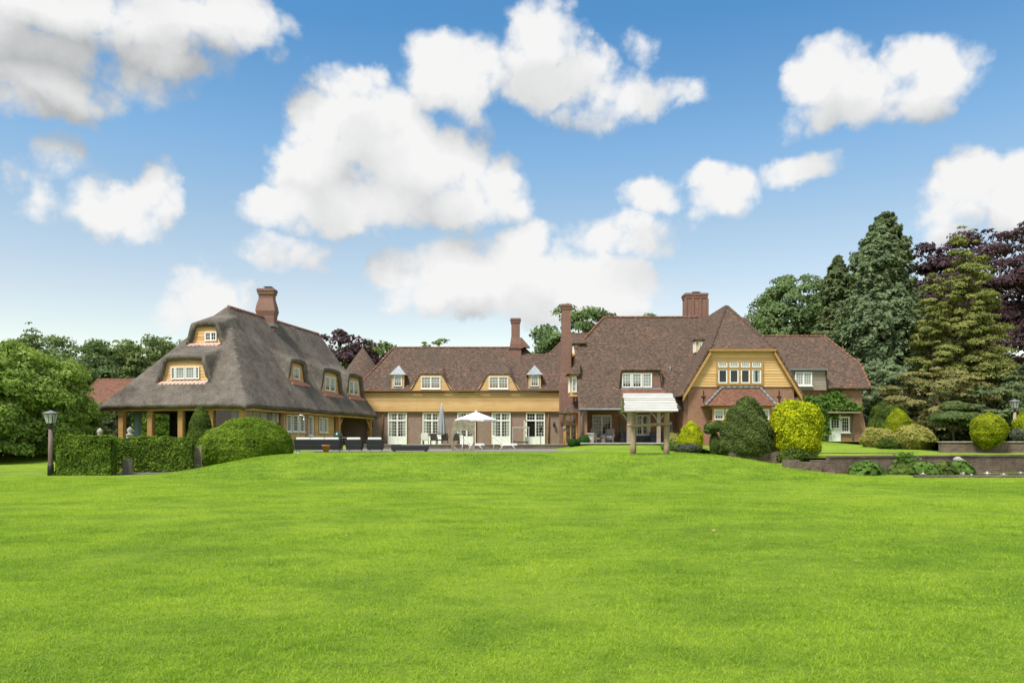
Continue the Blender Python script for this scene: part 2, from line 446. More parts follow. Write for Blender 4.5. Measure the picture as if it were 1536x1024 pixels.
brick('brick_mauve', (.235, .130, .100), (.300, .185, .150), (.34, .29, .25))
brick('brick_red', (.260, .095, .055), (.330, .150, .095), (.33, .25, .19))
brick('brick_old', (.120, .075, .055), (.190, .120, .090), (.22, .19, .16), patch=(.45, 1.35))
brick('brick_chimney', (.185, .085, .064), (.245, .120, .090), (.28, .20, .16))
tiles('roof_tiles', (.060, .042, .032), (.146, .092, .066), (.070, .058, .043), (.225, .118, .070))
tiles('roof_tiles_red', (.120, .055, .036), (.215, .098, .062), (.10, .062, .044), (.28, .125, .07))
thatch_mat()
plain('ridge_tile', (.22, .095, .062), .85, .45, 5.0)
plain('sill_tile', (.46, .20, .14), .8, .3, 8.0)
plain('slate', (.26, .28, .30), .55, .25, 5.0)
plain('lead', (.17, .18, .195), .5, .2, 3.0)
wood('oak', (.340, .180, .058), (.520, .305, .115))
wood('oak_boards', (.560, .335, .135), (.720, .475, .225))
wood('oak_dark', (.130, .065, .022), (.21, .11, .04))
wood('old_boards', (.24, .19, .15), (.37, .31, .25))
wood('weathered_log', (.22, .14, .085), (.46, .34, .24), 3.0, (5, 5, .5))
wood('weathered_board', (.36, .35, .335), (.54, .525, .50), 3.0, (.4, .4, 5), .85)
wood('post_wood', (.090, .062, .048), (.21, .155, .125), 3.0, (6, 6, .4))
wood('bark', (.055, .040, .030), (.12, .09, .065), 2.0, (4, 4, .6), .95)
wood('teak', (.32, .24, .16), (.44, .35, .25))
plain('white_paint', (.80, .79, .76), .45, .05, 4.0)
plain('cream_paint', (.66, .64, .58), .5, .06, 4.0)
plain('room_shade', (.018, .015, .013), .95, .3, 1.0, spec=.1)  # near-black colour stands in for the shade inside the rooms
plain('curtain', (.62, .60, .56), .9, .12, 2.5, streak=(9, 9, .6))
plain('drape_teal', (.20, .29, .28), .9, .15, 2.0, streak=(9, 9, .5))
glass_mat('glass', (.80, .84, .84), .035)
plain('lantern_glass', (.42, .43, .41), .25, .05, 4.0)
plain('black_metal', (.018, .018, .02), .45, .2, 5.0)
plain('steel', (.55, .56, .58), .3, .1, 4.0, metal=.9)
plain('corten', (.36, .31, .24), .42, .3, 3.0, metal=.7)
plain('wicker', (.020, .021, .022), .6, .5, 40.0, bmp=.5)
plain('wicker_brown', (.055, .042, .036), .7, .5, 40.0, bmp=.5)
plain('wicker_grey', (.27, .24, .21), .8, .4, 40.0, bmp=.5)
plain('cushion', (.74, .71, .66), .9, .06, 5.0)
plain('canvas_white', (.74, .73, .71), .9, .05, 2.0)
plain('canvas_grey', (.33, .33, .34), .9, .12, 3.0)
plain('canvas_green', (.10, .15, .12), .9, .15, 3.0)
plain('terracotta', (.42, .15, .07), .8, .15, 6.0)
plain('stone', (.33, .30, .26), .9, .3, 6.0, bmp=.4)
plain('pale_stone', (.52, .49, .44), .9, .15, 3.0)
plain('dark_panel', (.055, .058, .068), .6, .2, 4.0)
plain('ceramic_green', (.02, .05, .035), .25, .2, 20.0)
plain('dry_leaf', (.42, .27, .12), .8, .3, 20.0)
plain('soil', (.06, .045, .03), 1.0, .4, 4.0)
brick('paving', (.30, .29, .27), (.36, .345, .32), (.20, .19, .17), .6, .6, .012)
brick('path_pavers', (.21, .175, .145), (.28, .24, .20), (.13, .12, .10), .2, .1, .01)
lawn_mats()
leafmat('leaf_hedge', (0.046, 0.085, 0.008), (0.15, 0.24, 0.024), .3, (0.28, 0.38, 0.045), 2.0)
leafmat('leaf_dome', (.060, .110, .008), (.19, .29, .024), .3, (.31, .42, .045), 1.6)
leafmat('leaf_topiary', (0.034, 0.06, 0.01), (0.11, 0.165, 0.026), .3, (0.18, 0.25, 0.04), 2.0)
leafmat('leaf_cone', (0.042, 0.068, 0.015), (0.115, 0.155, 0.038), .25, (0.17, 0.21, 0.055), 2.0)
leafmat('leaf_yellow', (0.19, 0.235, 0.006), (0.48, 0.53, 0.012), .35, (0.7, 0.67, 0.025), 2.5)
leafmat('leaf_lime', (.12, .17, .008), (.36, .40, .016), .35, (.50, .50, .03), 2.5)
leafmat('leaf_straw', (.20, .21, .045), (.42, .40, .11), .35, (.52, .47, .17), 2.5)
leafmat('leaf_light', (0.13, 0.21, 0.04), (0.28, 0.39, 0.085), .4, (0.38, 0.49, 0.14), .7)
leafmat('leaf_wood', (0.07, 0.105, 0.034), (0.19, 0.255, 0.085), .35, (0.27, 0.34, 0.12), .5)
leafmat('leaf_oak', (0.07, 0.11, 0.044), (0.17, 0.245, 0.095), .35, (0.24, 0.32, 0.13), .5)
leafmat('leaf_spruce', (0.07, 0.108, 0.05), (0.19, 0.25, 0.125), .25, (0.29, 0.35, 0.2), .6)
leafmat('leaf_yew', (0.05, 0.075, 0.032), (0.14, 0.18, 0.075), .25, (0.2, 0.24, 0.1), .6)
leafmat('leaf_gold', (0.1, 0.118, 0.028), (0.25, 0.27, 0.075), .3, (0.37, 0.38, 0.12), .7)
leafmat('leaf_copper', (0.034, 0.022, 0.028), (0.095, 0.052, 0.062), .3, (0.15, 0.085, 0.09), .5)
leafmat('leaf_maple', (0.13, 0.125, 0.045), (0.28, 0.26, 0.1), .3, (0.34, 0.31, 0.13), .9)
leafmat('leaf_vine', (.06, .12, .02), (.15, .26, .045), .4, (.22, .34, .07), 1.5)
leafmat('leaf_box', (.022, .062, .012), (.065, .150, .030), .25, None, 3.0)
leafmat('leaf_grey', (.05, .062, .04), (.14, .16, .11), .25, None, 3.0)
m, t, b = principled('water'); b.inputs['Base Color'].default_value = (.02, .03, .025, 1); b.inputs['Roughness'].default_value = .05
# ------------------------------------------------------------------ ground
def axis(parts):
    out = []
    for a, b, st in parts: out += list(np.arange(a, b, st))
    return np.array(sorted(set(np.round(out, 4))))
def sheet(name, xs, ys, zf, m, kind='structure', keep=None):
    X, Y = np.meshgrid(xs, ys); Z = zf(X, Y)
    V = np.stack([X.ravel(), Y.ravel(), Z.ravel()], 1)
    nx, ny = len(xs), len(ys)
    i, j = np.meshgrid(np.arange(nx-1), np.arange(ny-1)); a = (j*nx+i).ravel()
    FC = np.stack([a, a+1, a+nx+1, a+nx], 1)
    if keep is not None:
        c = V[FC].mean(1); FC = FC[keep(c[:, 0], c[:, 1])]
    o = np_mesh(name, V, FC, m, smooth=True); o['kind'] = kind
    return o
xs = axis([(-1500, -300, 200), (-300, -60, 12), (-60, -26, 1.5), (-26, 30, .4), (30, 70, 1.5), (70, 300, 12), (300, 1501, 200)])
ys = axis([(-60, 4, 4), (4, 26, .6), (26, 62, .4), (62, 90, 2), (90, 300, 15), (300, 2501, 200)])
sheet('lawn', xs, ys, H, 'lawn')
xs2 = axis([(10.8, 30, .4), (30, 61, 1.5)]); ys2 = axis([(31, 60, .4), (60, 80, 2)])
sheet('upper_lawn', xs2, ys2, lambda x, y: U(x, y), 'lawn', keep=lambda x, y: (y > wallY(x)+.12) & ((x > 12.2) | (y > 36.7)) & ((x > 13.4) | (y > 34.35)))
sheet('back_lawn', axis([(22.5, 26, .5), (26, 95, 3)]), axis([(41.6, 50, 1), (50, 95, 5)]), lambda x, y: 1.36+0*x, 'lawn')
sheet('terrace', axis([(-12.5, 5.0, 1)]), axis([(43.6, 60.1, .8)]), lambda x, y: .815+0*x, 'paving')
sheet('garden_path', axis([(-17.2, -13.0, .5)]), axis([(33.4, 36.6, .5)]), lambda x, y: H(x, y)+.012, 'path_pavers')
sheet('pond', axis([(16.5, 34, 1)]), axis([(30.9, 34.5, .5)]), lambda x, y: .03+0*x, 'water', keep=lambda x, y: y < wallY(x)-.2)

# mown grass blades, thinning out with distance
def grass():
    parts = []
    Y0, Y1 = 4.0, 46.0
    n = 960000
    u = rng.random(n); y = (np.sqrt(Y0)+u*(np.sqrt(Y1)-np.sqrt(Y0)))**2      # density ~ 1/sqrt(y) per row
    x = (rng.random(n)*2-1)*(y*.70+3.0)
    ok = (y < 31) | ((np.abs(x) < 14.5) & (y < 43.3)); x, y = x[ok], y[ok]; n = len(x)
    # tufts: pull some blades together
    tuft = np.sin(x*9.1+np.sin(y*7.3)*2)*np.sin(y*8.7+np.sin(x*6.1)*2)
    z = H(x, y)
    k = (y/4.5)**.55
    h = (.020+.020*rng.random(n))*(1+.35*tuft)
    patch = np.sin(x*.9+1.7*np.sin(y*.6))*np.sin(y*1.1+1.3*np.sin(x*.7))
    h *= 1+.25*patch
    bank = ss(27.2, 29, y)*(1-ss(35.5, 37.5, y))*ss(-14.5, -11, x)*(1-ss(11, 14, x)); h *= 1+.85*bank*(.5+rng.random(n))
    long_ = rng.random(n) > .985; h[long_] *= 1.6
    wd = .0028*k*(.7+.6*rng.random(n))
    an = rng.random(n)*2*np.pi; lean = .25+1.25*rng.random(n)
    dx, dy = np.cos(an), np.sin(an); lx, ly = -dy, dx
    bl = rng.random(n)*2*np.pi; bx, by = np.cos(bl), np.sin(bl)
    V = np.zeros((n, 5, 3))
    for q, (f, ww) in enumerate(((0, -1), (0, 1), (.55, .8), (.55, -.8), (1, 0))):
        off = lean*h*f*f*1.1
        V[:, q, 0] = x+dx*wd*ww+bx*off; V[:, q, 1] = y+dy*wd*ww+by*off; V[:, q, 2] = z-.004+h*f*(1-.33*lean*f)
    idx = np.arange(n)*5
    T = np.concatenate([np.stack([idx, idx+1, idx+2], 1), np.stack([idx, idx+2, idx+3], 1), np.stack([idx+3, idx+2, idx+4], 1)])
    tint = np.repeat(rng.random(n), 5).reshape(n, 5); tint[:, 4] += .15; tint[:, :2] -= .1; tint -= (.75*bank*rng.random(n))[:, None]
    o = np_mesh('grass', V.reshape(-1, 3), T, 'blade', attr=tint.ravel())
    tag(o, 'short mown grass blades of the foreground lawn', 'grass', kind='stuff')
grass()

# ------------------------------------------------------------------ building blocks
def clapboards(mb, O, ax, n, ext, z0, z1, pitch=.17, th=.035):
    """lapped boards; ext(z) gives the left and right end of the wall at height z"""
    O = Vector(O); ax = Vector(ax); n = Vector(n); k = Vector((0, 0, 1)); z = z0
    while z < z1-.01:
        zt = min(z+pitch+.015, z1)
        a0, a1 = ext(z); b0, b1 = ext(zt)
        if b1-b0 > .05 and a1-a0 > .05:
            c = lambda a, d, h: O+ax*a+n*d+k*h
            o1, o2 = th+random.uniform(-.003, .003), .012
            mb.hexa([c(a0, o1, z), c(a1, o1, z), c(a1, 0, z), c(a0, 0, z), c(b0, o2, zt), c(b1, o2, zt), c(b1, 0, zt), c(b0, 0, zt)])
        z += pitch
    return mb

def window(par, O, ax, n, w, h, lights=2, cols=2, rows=3, frame='white_paint', name='window', panel=0.0, fw=.07, cur=.25, transom=0.0, depth=.09, sill=None, trows=2, dark=None):
    O = Vector(O); f = MB()
    B = lambda a0, a1, n0, n1, z0, z1: f.lbox(O, ax, n, a0, a1, n0, n1, z0, z1)
    f.mat(1); B(0, w, .004, .010, 0, h); f.mat(0)  # dark backing sheet, the unlit room painted as colour
    B(0, fw, .010, depth, 0, h); B(w-fw, w, .010, depth, 0, h); B(fw, w-fw, .010, depth, 0, fw); B(fw, w-fw, .010, depth, h-fw, h)
    lw = (w-2*fw-(lights-1)*fw)/lights
    zt = h-fw
    if transom:
        B(fw, w-fw, .010, depth-.004, h-fw-transom-fw*1.1, h-fw-transom)
        zt = h-fw-transom-fw*1.1
    for i in range(lights):
        a = fw+i*(lw+fw)
        if i < lights-1: B(a+lw, a+lw+fw, .010, depth-.008, fw, h-fw)
        spans = [(fw+panel, zt, rows)]
        if transom: spans.append((h-fw-transom, h-fw, trows))
        if panel: B(a, a+lw, .020, depth-.03, fw, fw+panel)
        for z0, z1, nr in spans:
            if dark == i and nr == rows and panel: continue
            sf = .035; q0, q1 = .035, .066
            B(a, a+sf, q0, q1, z0, z1); B(a+lw-sf, a+lw, q0, q1, z0, z1); B(a+sf, a+lw-sf, q0, q1, z0, z0+sf); B(a+sf, a+lw-sf, q0, q1, z1-sf, z1)
            mw = .022
            for c in range(1, cols):
                x = a+sf+(lw-2*sf)*c/cols; B(x-mw/2, x+mw/2, q0, q1-.004, z0+sf, z1-sf)
            for r in range(1, nr):
                z = z0+sf+(z1-z0-2*sf)*r/nr; B(a+sf, a+lw-sf, q0, q1-.008, z-mw/2, z+mw/2)
    if sill: B(-.06, w+.06, 0, depth+.07, -.07, -.005)
    fo = f.build(name, [frame, 'room_shade'], par)
    O2 = O; k = Vector((0, 0, 1)); ax = Vector(ax); n = Vector(n)
    g = MB(); c = lambda a, z: O2+ax*a+n*.048+k*z
    if dark is None:
        g.poly([c(fw, fw), c(w-fw, fw), c(w-fw, h-fw), c(fw, h-fw)])
    else:
        a = fw+(1-dark)*(lw+fw)
        g.poly([c(a, fw), c(a+lw, fw), c(a+lw, h-fw), c(a, h-fw)])
    g.build('pane', 'glass', fo)
    if cur:
        cu = MB()
        for i in range(lights):
            if dark == i: continue
            a = fw+i*(lw+fw)
            z0 = fw+panel
            if cur >= 1: cu.lbox(O2, ax, n, a, a+lw, .014, .022, z0, h-fw)
            elif cur == .5: cu.lbox(O2, ax, n, a, a+lw, .014, .022, z0+(h-fw-z0)*.33, h-fw)
            elif lights > 1 and i == 0: cu.lbox(O2, ax, n, a, a+lw*cur*1.5, .014, .022, z0, h-fw)
            elif lights > 1 and i == lights-1: cu.lbox(O2, ax, n, a+lw*(1-cur*1.5), a+lw, .014, .022, z0, h-fw)
            elif lights == 1:
                cu.lbox(O2, ax, n, a, a+lw*cur, .014, .022, z0, h-fw); cu.lbox(O2, ax, n, a+lw*(1-cur), a+lw, .014, .022, z0, h-fw)
        if cu.f: cu.build('curtain', 'curtain', fo)
    return fo

def hfield(name, par, xs, ys, zf, xf, m, thick=.12, drop=None, smooth=True, uvf=None):
    """roof skin over a grid; drop(z) returns a mask of cells left open"""
    X, Y = np.meshgrid(xs, ys); Z = zf(X, Y); nx, ny = len(xs), len(ys)
    P = xf(X.ravel(), Y.ravel(), Z.ravel())
    i, j = np.meshgrid(np.arange(nx-1), np.arange(ny-1)); a = (j*nx+i)
    FC = np.stack([a, a+1, a+nx+1, a+nx], 2).reshape(-1, 4)
    if drop is not None:
        keep = ~drop(X, Y, Z).ravel(); FC = FC[keep]
    o = np_mesh(name, P, FC, m, par, root_of(par).location, smooth=smooth)
    me = o.data; uvl = me.uv_layers.new(name='UVMap')
    # u runs along the eaves, v up the slope
    gx = np.gradient(Z, xs, axis=1); gy = np.gradient(Z, ys, axis=0)
    steep = np.abs(gx).ravel() > np.abs(gy).ravel()*1.05
    V = np.where(True, Z.ravel()*1.25, 0)
    li = np.zeros(len(me.loops), np.int32); me.loops.foreach_get('vertex_index', li)
    sf = steep[FC].mean(1) > .5
    uu = np.where(np.repeat(sf, 4), Y.ravel()[li], X.ravel()[li])
    uv = np.stack([uu, V[li]], 1).astype(np.float32)
    uvl.data.foreach_set('uv', uv.ravel())
    s = o.modifiers.new('solid', 'SOLIDIFY'); s.thickness = thick; s.offset = -1
    return o

def smin(a, b, k): return .5*(a+b-np.sqrt((a-b)**2+k*k))
def smax(a, b, k): return .5*(a+b+np.sqrt((a-b)**2+k*k))
def trapz(d, hb, ht): return ss(0, 1, np.clip((hb-np.abs(d))/(hb-ht), 0, 1))*.35+.65*np.clip((hb-np.abs(d))/(hb-ht), 0, 1)
def ident(x, y, z): return np.stack([x, y, z], 1)

def capping(par, paths, r=.11, name='ridge_tiles', m='ridge_tile'):
    mb = MB()
    for p in paths:
        pts = [Vector(q) for q in p]
        for a, b in zip(pts[:-1], pts[1:]):
            L = (b-a).length; k = max(1, int(L/.38)); d = (b-a)/k
            for i in range(k):
                p0 = a+d*i; p1 = a+d*(i+1)*1.0 if i == k-1 else a+d*(i+1.06)
                mb.tube([p0, p1], [r*random.uniform(.96, 1.04), r*.9], 8)
    return mb.build(name, m, par)

def chimney(par, x0, y0, x1, y1, z0, z1, prof=None, m='brick_chimney', caps=True, cowl=True, ribs=False):
    """prof: list of (z, grow) giving how far the stack swells at a height"""
    mb = MB(); prof = prof or [(z0, 0), (z1, 0)]
    for (za, ga), (zb, gb) in zip(prof[:-1], prof[1:]):
        mb.hexa([(x0-ga, y0-ga, za), (x1+ga, y0-ga, za), (x1+ga, y1+ga, za), (x0-ga, y1+ga, za), (x0-gb, y0-gb, zb), (x1+gb, y0-gb, zb), (x1+gb, y1+gb, zb), (x0-gb, y1+gb, zb)])
    ga = prof[-1][1]
    for i, (dz, g) in enumerate(((.22, .05), (.13, .10), (.06, .06))):
        zz = z1-.41+sum((.22, .13, .06)[:i])
        mb.box(x0-ga-g, y0-ga-g, zz+.002*i, x1+ga+g, y1+ga+g, zz+dz)
    if ribs:
        for k in range(4):
            xx = x0+(x1-x0)*(k+.0)/3.0-.09
            mb.box(xx, y0-.06, z0, xx+.18, y0+.02, z1-.45)
    o = mb.build('chimney', m, par)
    if cowl:
        c = MB(); cx, cy = (x0+x1)/2+.1, (y0+y1)/2
        for dx in (-.2, .2):
            for dy in (-.15, .15): c.box(cx+dx-.015, cy+dy-.015, z1-.02, cx+dx+.015, cy+dy+.015, z1+.16)
        c.hexa([(cx-.35, cy-.3, z1+.16), (cx+.35, cy-.3, z1+.16), (cx+.35, cy+.3, z1+.16), (cx-.35, cy+.3, z1+.16), (cx-.1, cy-.08, z1+.24), (cx+.1, cy-.08, z1+.24), (cx+.1, cy+.08, z1+.24), (cx-.1, cy+.08, z1+.24)])
        c.build('cowl', 'lead', o)
    return o

# ------------------------------------------------------------------ thatched house
def thatched_house():
    A = math.radians(11); cx, cy = -16.2, 48.5
    v = Vector((math.cos(A), -math.sin(A), 0)); u = Vector((math.sin(A), math.cos(A), 0)); C0 = Vector((cx, cy, 0))
    LP = lambda s, t, z: C0+v*s+u*t+Vector((0, 0, z))
    def xf(s, t, z): return np.stack([cx+v.x*s+u.x*t, cy+v.y*s+u.y*t, z], 1)
    root = thing('thatched_house', 'thatched house with swept dormers, timber walls and a glazed veranda', 'house', (cx-5, cy+9, .9))
    zE, WD, LN = 3.62, 10.3, 22.7
    front = [(1.4, -5.15, 5.20, 6.90, 2.15, 1.50, .34), (3.8, -5.15, 7.92, 9.38, 1.55, 1.0, .34)]      # t0, s centre, sill, top, half widths, slope
    side = [(-1.5, 10.2, 5.75, 7.42, 1.85, 1.2, .42), (-1.1, 15.3, 5.17, 7.15, 2.35, 1.6, .42), (-1.1, 20.2, 5.17, 7.15, 2.2, 1.5, .42)]
    def zf(s, t):
        z = smin(smin(1.427*-s, 1.427*(s+WD), .25), 1.13*t, .3)
        z = smin(z, (LN-t)*7.0, .3)
        z = z+.25*np.exp(-((z)/.9)**2)*0
        z = z+zE+.03*np.sin(s*1.7+t*.6)*np.sin(t*1.3)+.02*np.sin(s*4.1)*np.sin(t*3.3+s)
        for t0, sc, zs, zt, hb, ht, sl in front:
            lift = zs-.35+(zt-zs+.35)*trapz(s-sc, hb, ht)+sl*(t-t0)-.10*((s-sc)/ht)**2
            z = np.where((t >= t0-.001) & (t < 6.3), smax(z, np.where(np.abs(s-sc) < hb, lift, -9), .12), z)
        for s0, tc, zs, zt, hb, ht, sl in side:
            lift = zs-.35+(zt-zs+.35)*trapz(t-tc, hb, ht)+sl*(s0-s)-.12*((t-tc)/ht)**2
            z = np.where((s <= s0+.001) & (s > -5), smax(z, np.where(np.abs(t-tc) < hb, lift, -9), .12), z)
        return z
    def drop(X, Y, Z):
        dy = Z[1:, :]-Z[:-1, :]; dx = Z[:, :-1]-Z[:, 1:]
        jy = np.maximum(dy[:, 1:], dy[:, :-1]) > .42; jx = np.maximum(dx[1:, :], dx[:-1, :]) > .42
        yy = Y[:-1, :-1]; xx = X[:-1, :-1]
        m = np.zeros_like(jy)
        for f in front: m |= jy & (np.abs(yy+.1-f[0]) < .06) & (np.abs(xx-f[1]) < f[4]+.1)
        for f in side: m |= jx & (np.abs(xx-f[0]) < .06) & (np.abs(yy-f[1]) < f[4]+.1)
        return m
    ss_ = np.round(np.arange(-WD, .001, .1), 3); tt_ = np.round(np.arange(0, LN+.001, .1), 3)
    roof = hfield('roof', root, ss_, tt_, zf, xf, 'thatch', .34, drop)
    capping(roof, [[LP(-5.15, 6.75, zE+7.19), LP(-5.15, 21.5, zE+7.19)]], .15)
    for k in range(8):      # pegs along the patched hip
        f = .16+k*.095; t = f*6.5; s = -f*5.15; pl = MB()
        pl.tube([LP(s-.10, t, zE+7.3*f+.0), LP(s+.10, t, zE+7.3*f+.02)], .022, 5); pl.build('hip_peg', 'stone', roof)
    # dormers
    for i, (t0, sc, zs, zt, hb, ht, sl) in enumerate(front):
        d = MB(); tb = t0+.28
        ext = lambda z, zs=zs, zt=zt, hb=hb, ht=ht: (lambda f: (-(hb-(hb-ht)*f), hb-(hb-ht)*f) if f < 1 else (0, 0))((z+.20-zs+.35)/(zt-zs+.35))
        clapboards(d, LP(sc, tb, 0), v, -u, ext, zs-.5, zt+.25, .2)
        d.lbox(LP(sc, tb, 0), v, -u, -ht-.05, ht+.05, -.06, -.002, zs-.3, zt-.2)
        dm = d.build('dormer', 'oak_boards', root)
        q = MB(); q.mat(0)
        hs = ht+.22; n_ = int(2*hs/.14)
        for k in range(n_):
            q.mat(k % 2); a = -hs+k*.14
            q.hexa([LP(sc+a, t0-.20, zs-.22), LP(sc+a+.135, t0-.20, zs-.22), LP(sc+a+.135, tb, zs-.15), LP(sc+a, tb, zs-.15), LP(sc+a, t0-.20, zs-.14), LP(sc+a+.135, t0-.20, zs-.14), LP(sc+a+.135, tb, zs+.08), LP(sc+a, tb, zs+.08)])
        q.build('sill', ['sill_tile', 'pale_stone'], dm)
        if i == 0:
            for a, w, c in ((-1.0, .22, 1), (-.68, .60, 2), (.03, .60, 2), (.72, .22, 1)):
                window(dm, LP(sc+a, tb-.03, zs+.16), v, -u, w+.06, .78, 1, c+1 if c > 1 else 1, 4, fw=.045, cur=1 if c > 1 else 0)
        else:
            window(dm, LP(sc-.10, tb-.03, zs+.17), v, -u, .86, .60, 2, 2, 2, fw=.05, cur=0)
    for i, (s0, tc, zs, zt, hb, ht, sl) in enumerate(side):
        d = MB(); sb = s0-.28
        ext = lambda z, zs=zs, zt=zt, hb=hb, ht=ht: (lambda f: (-(hb-(hb-ht)*f), hb-(hb-ht)*f) if f < 1 else (0, 0))((z+.20-zs+.35)/(zt-zs+.35))
        clapboards(d, LP(sb, tc, 0), u, v, ext, zs-.5, zt+.25, .2)
        d.lbox(LP(sb, tc, 0), u, v, -ht-.05, ht+.05, -.06, -.002, zs-.3, zt-.2)
        dm = d.build('dormer', 'oak_boards', root)
        q = MB(); hs = ht+.25
        q.hexa([LP(s0+.22, tc-hs, zs-.28), LP(s0+.22, tc+hs, zs-.28), LP(sb, tc+hs, zs-.18), LP(sb, tc-hs, zs-.18), LP(s0+.22, tc-hs, zs-.18), LP(s0+.22, tc+hs, zs-.18), LP(sb, tc+hs, zs+.12), LP(sb, tc-hs, zs+.12)])
        q.build('sill', 'sill_tile', dm)
        h = .85 if i == 0 else 1.15
        for k in range(1 if i == 0 else 2):
            window(dm, LP(sb+.03, tc+(-.45 if i == 0 else -.98)+k*1.02, zs+.2), u, v, .9, h, 1, 3, 4, fw=.05, cur=.5)
    # walls
    w = MB(); zf0 = .9
    w.lbox(LP(-.9, 0, 0), u, v, 6.3, 15.2, -.25, 0, zf0-.4, 3.75)
    w.lbox(LP(-3.4, 0, 0), u, v, 15.2, 22.4, -.25, 0, zf0-.4, 4.6)
    w.lbox(LP(0, 15.2, 0), v, -u, -3.4, -.95, -.25, 0, zf0-.4, 4.0)
    w.lbox(LP(0, 22.4, 0), v, -u, -9.4, -.6, -.25, 0, zf0-.4, 4.2)
    w.lbox(LP(-9.4, 0, 0), u, -v, 9, 22.4, -.25, 0, zf0-.4, 3.75)
    w.build('wall', 'brick_mauve', root)
    bw = MB(); bw.lbox(LP(0, 6.2, 0), v, -u, -9.4, -1.2, -.25, 0, zf0-.4, 3.6); bw.build('inner_wall', 'room_shade', root)  # back wall coloured near black in place of veranda shade
    s = MB(); clapboards(s, LP(-.9, 0, 0), u, v, lambda z: (6.35, 15.1), zf0+.25, 3.7, .2)
    s.build('timber_cladding', 'oak_boards', root)
    b = MB()     # ceiling and eaves beams
    b.lbox(LP(0, 0, 0), v, -u, -WD+.35, -.25, -.62, -.32, 3.30, 3.60); b.lbox(LP(0, 0, 0), u, v, .34, LN-.1, -.55, -.27, 3.30, 3.60)
    b.lbox(LP(-WD, 0, 0), u, -v, .34, LN-.1, -.55, -.27, 3.30, 3.60)
    b.build('eaves_beam', 'oak', root)
    c = MB(); c.lbox(LP(0, 0, 0), v, -u, -WD+.5, -.5, -22.3, -.45, 3.62, 3.68); c.build('ceiling', 'oak_dark', root)
    fl = MB(); fl.lbox(LP(0, 0, 0), v, -u, -9.5, -.4, -22.4, -.4, .3, zf0); fl.build('floor', 'paving', root)
    for sp in (-8.94, -6.89, -4.75, -2.66, -.57):
        p = MB(); p.lbox(LP(sp, .45, 0), v, -u, -.17, .17, -.34, 0, zf0, 3.30); p.build('post', 'oak', root, bevel=.015)
    for tp in (6.2, 10.05, 11.35):
        p = MB(); p.lbox(LP(-.9, tp, 0), u, v, -.13, .13, -.0, .09, zf0, 3.32); p.build('post', 'oak', root)
    for tp, sg in ((15.35, 1), (22.25, -1)):
        p = MB(); p.lbox(LP(-.5, tp, 0), u, v, -.16, .16, -.3, 0, zf0, 3.30)
        p.tube([LP(-.62, tp+sg*.1, 2.35), LP(-.62, tp+sg*.35, 2.8), LP(-.62, tp+sg*.8, 3.3)], .10, 6); p.build('post', 'oak', root)
    # veranda glazing and drapes
    g = MB(); q = lambda s0, t0, s1, t1: g.poly([LP(s0, t0, zf0), LP(s1, t1, zf0), LP(s1, t1, 3.3), LP(s0, t0, 3.3)])
    q(-6.7, .62, -4.93, .62); q(-4.57, .62, -2.84, .62); q(-2.48, .62, -.75, .62); q(-.62, .85, -.62, 6.05)
    g.build('veranda_glazing', 'glass', root)
    for (s0, t0) in ((-8.55, 1.6), (-4.5, 2.6), (-1.5, 1.4), (-1.0, 4.6)):
        d = MB(); d.lathe(LP(s0, t0, zf0), [(.26, 0), (.2, 1.2), (.24, 2.4)], 24, flute=.16, nf=6); d.build('drape', 'drape_teal', root)
    f = MB()
    for k in range(6):
        t = .9+k*1.03
        f.lbox(LP(-.62, t, 0), u, v, -.03, .03, -.03, .03, zf0, 3.3)
    f.lbox(LP(-.62, 0, 0), u, v, .85, 6.1, -.035, .035, zf0, zf0+.35); f.build('glazing_bar', 'oak', root)
    bl = MB(); bl.lbox(LP(-.95, 0, 0), u, v, .95, 6.0, 0, .02, 2.65, 3.3); bl.build('blind', 'curtain', root)
    # windows of the side wall
    for t, wd_, h_, z_, lt in ((6.9, .75, 1.2, 2.05, 1), (7.85, .95, 1.2, 2.05, 1), (8.95, .75, 1.2, 2.05, 1), (10.35, .75, 1.45, 1.8, 1), (12.2, .65, 1.15, 2.05, 1), (13.05, .65, 1.15, 2.05, 1)):
        window(root, LP(-.9+.045, t, z_), u, v, wd_, h_, lt, 3, 5, fw=.05, cur=.25, sill=1)
    window(root, LP(-3.4, 19.0, 1.9), u, v, 1.5, 1.35, 1, 2, 3, fw=.06, cur=0)
    d = MB(); d.lbox(LP(-3.4, 16.3, 0), u, v, 0, 1.3, 0, .06, zf0, 3.2); dd = d.build('door', 'oak_dark', root)
    window(dd, LP(-3.34, 16.42, 1.9), u, v, 1.06, 1.2, 1, 2, 3, fw=.05, cur=0, frame='cream_paint')
    window(root, LP(-2.9, 15.2-.25-.01, 1.0), v, -u, .1, .1, 1, 1, 1, cur=0) if False else None
    # chimney
    c = LP(-5.05, 12.1, 0)
    ch = chimney(root, c.x-.62, c.y-.45, c.x+.62, c.y+.45, 9.3, 13.05, [(9.3, .02), (10.95, .02), (11.35, .12), (11.75, .06), (12.3, -.08), (13.05, -.04)])
    l = MB(); l.box(c.x-.72, c.y-.56, 10.15, c.x+.72, c.y+.5, 10.36); l.build('flashing', 'lead', ch)
    # gear kept on the veranda
    return root
thatched_house()

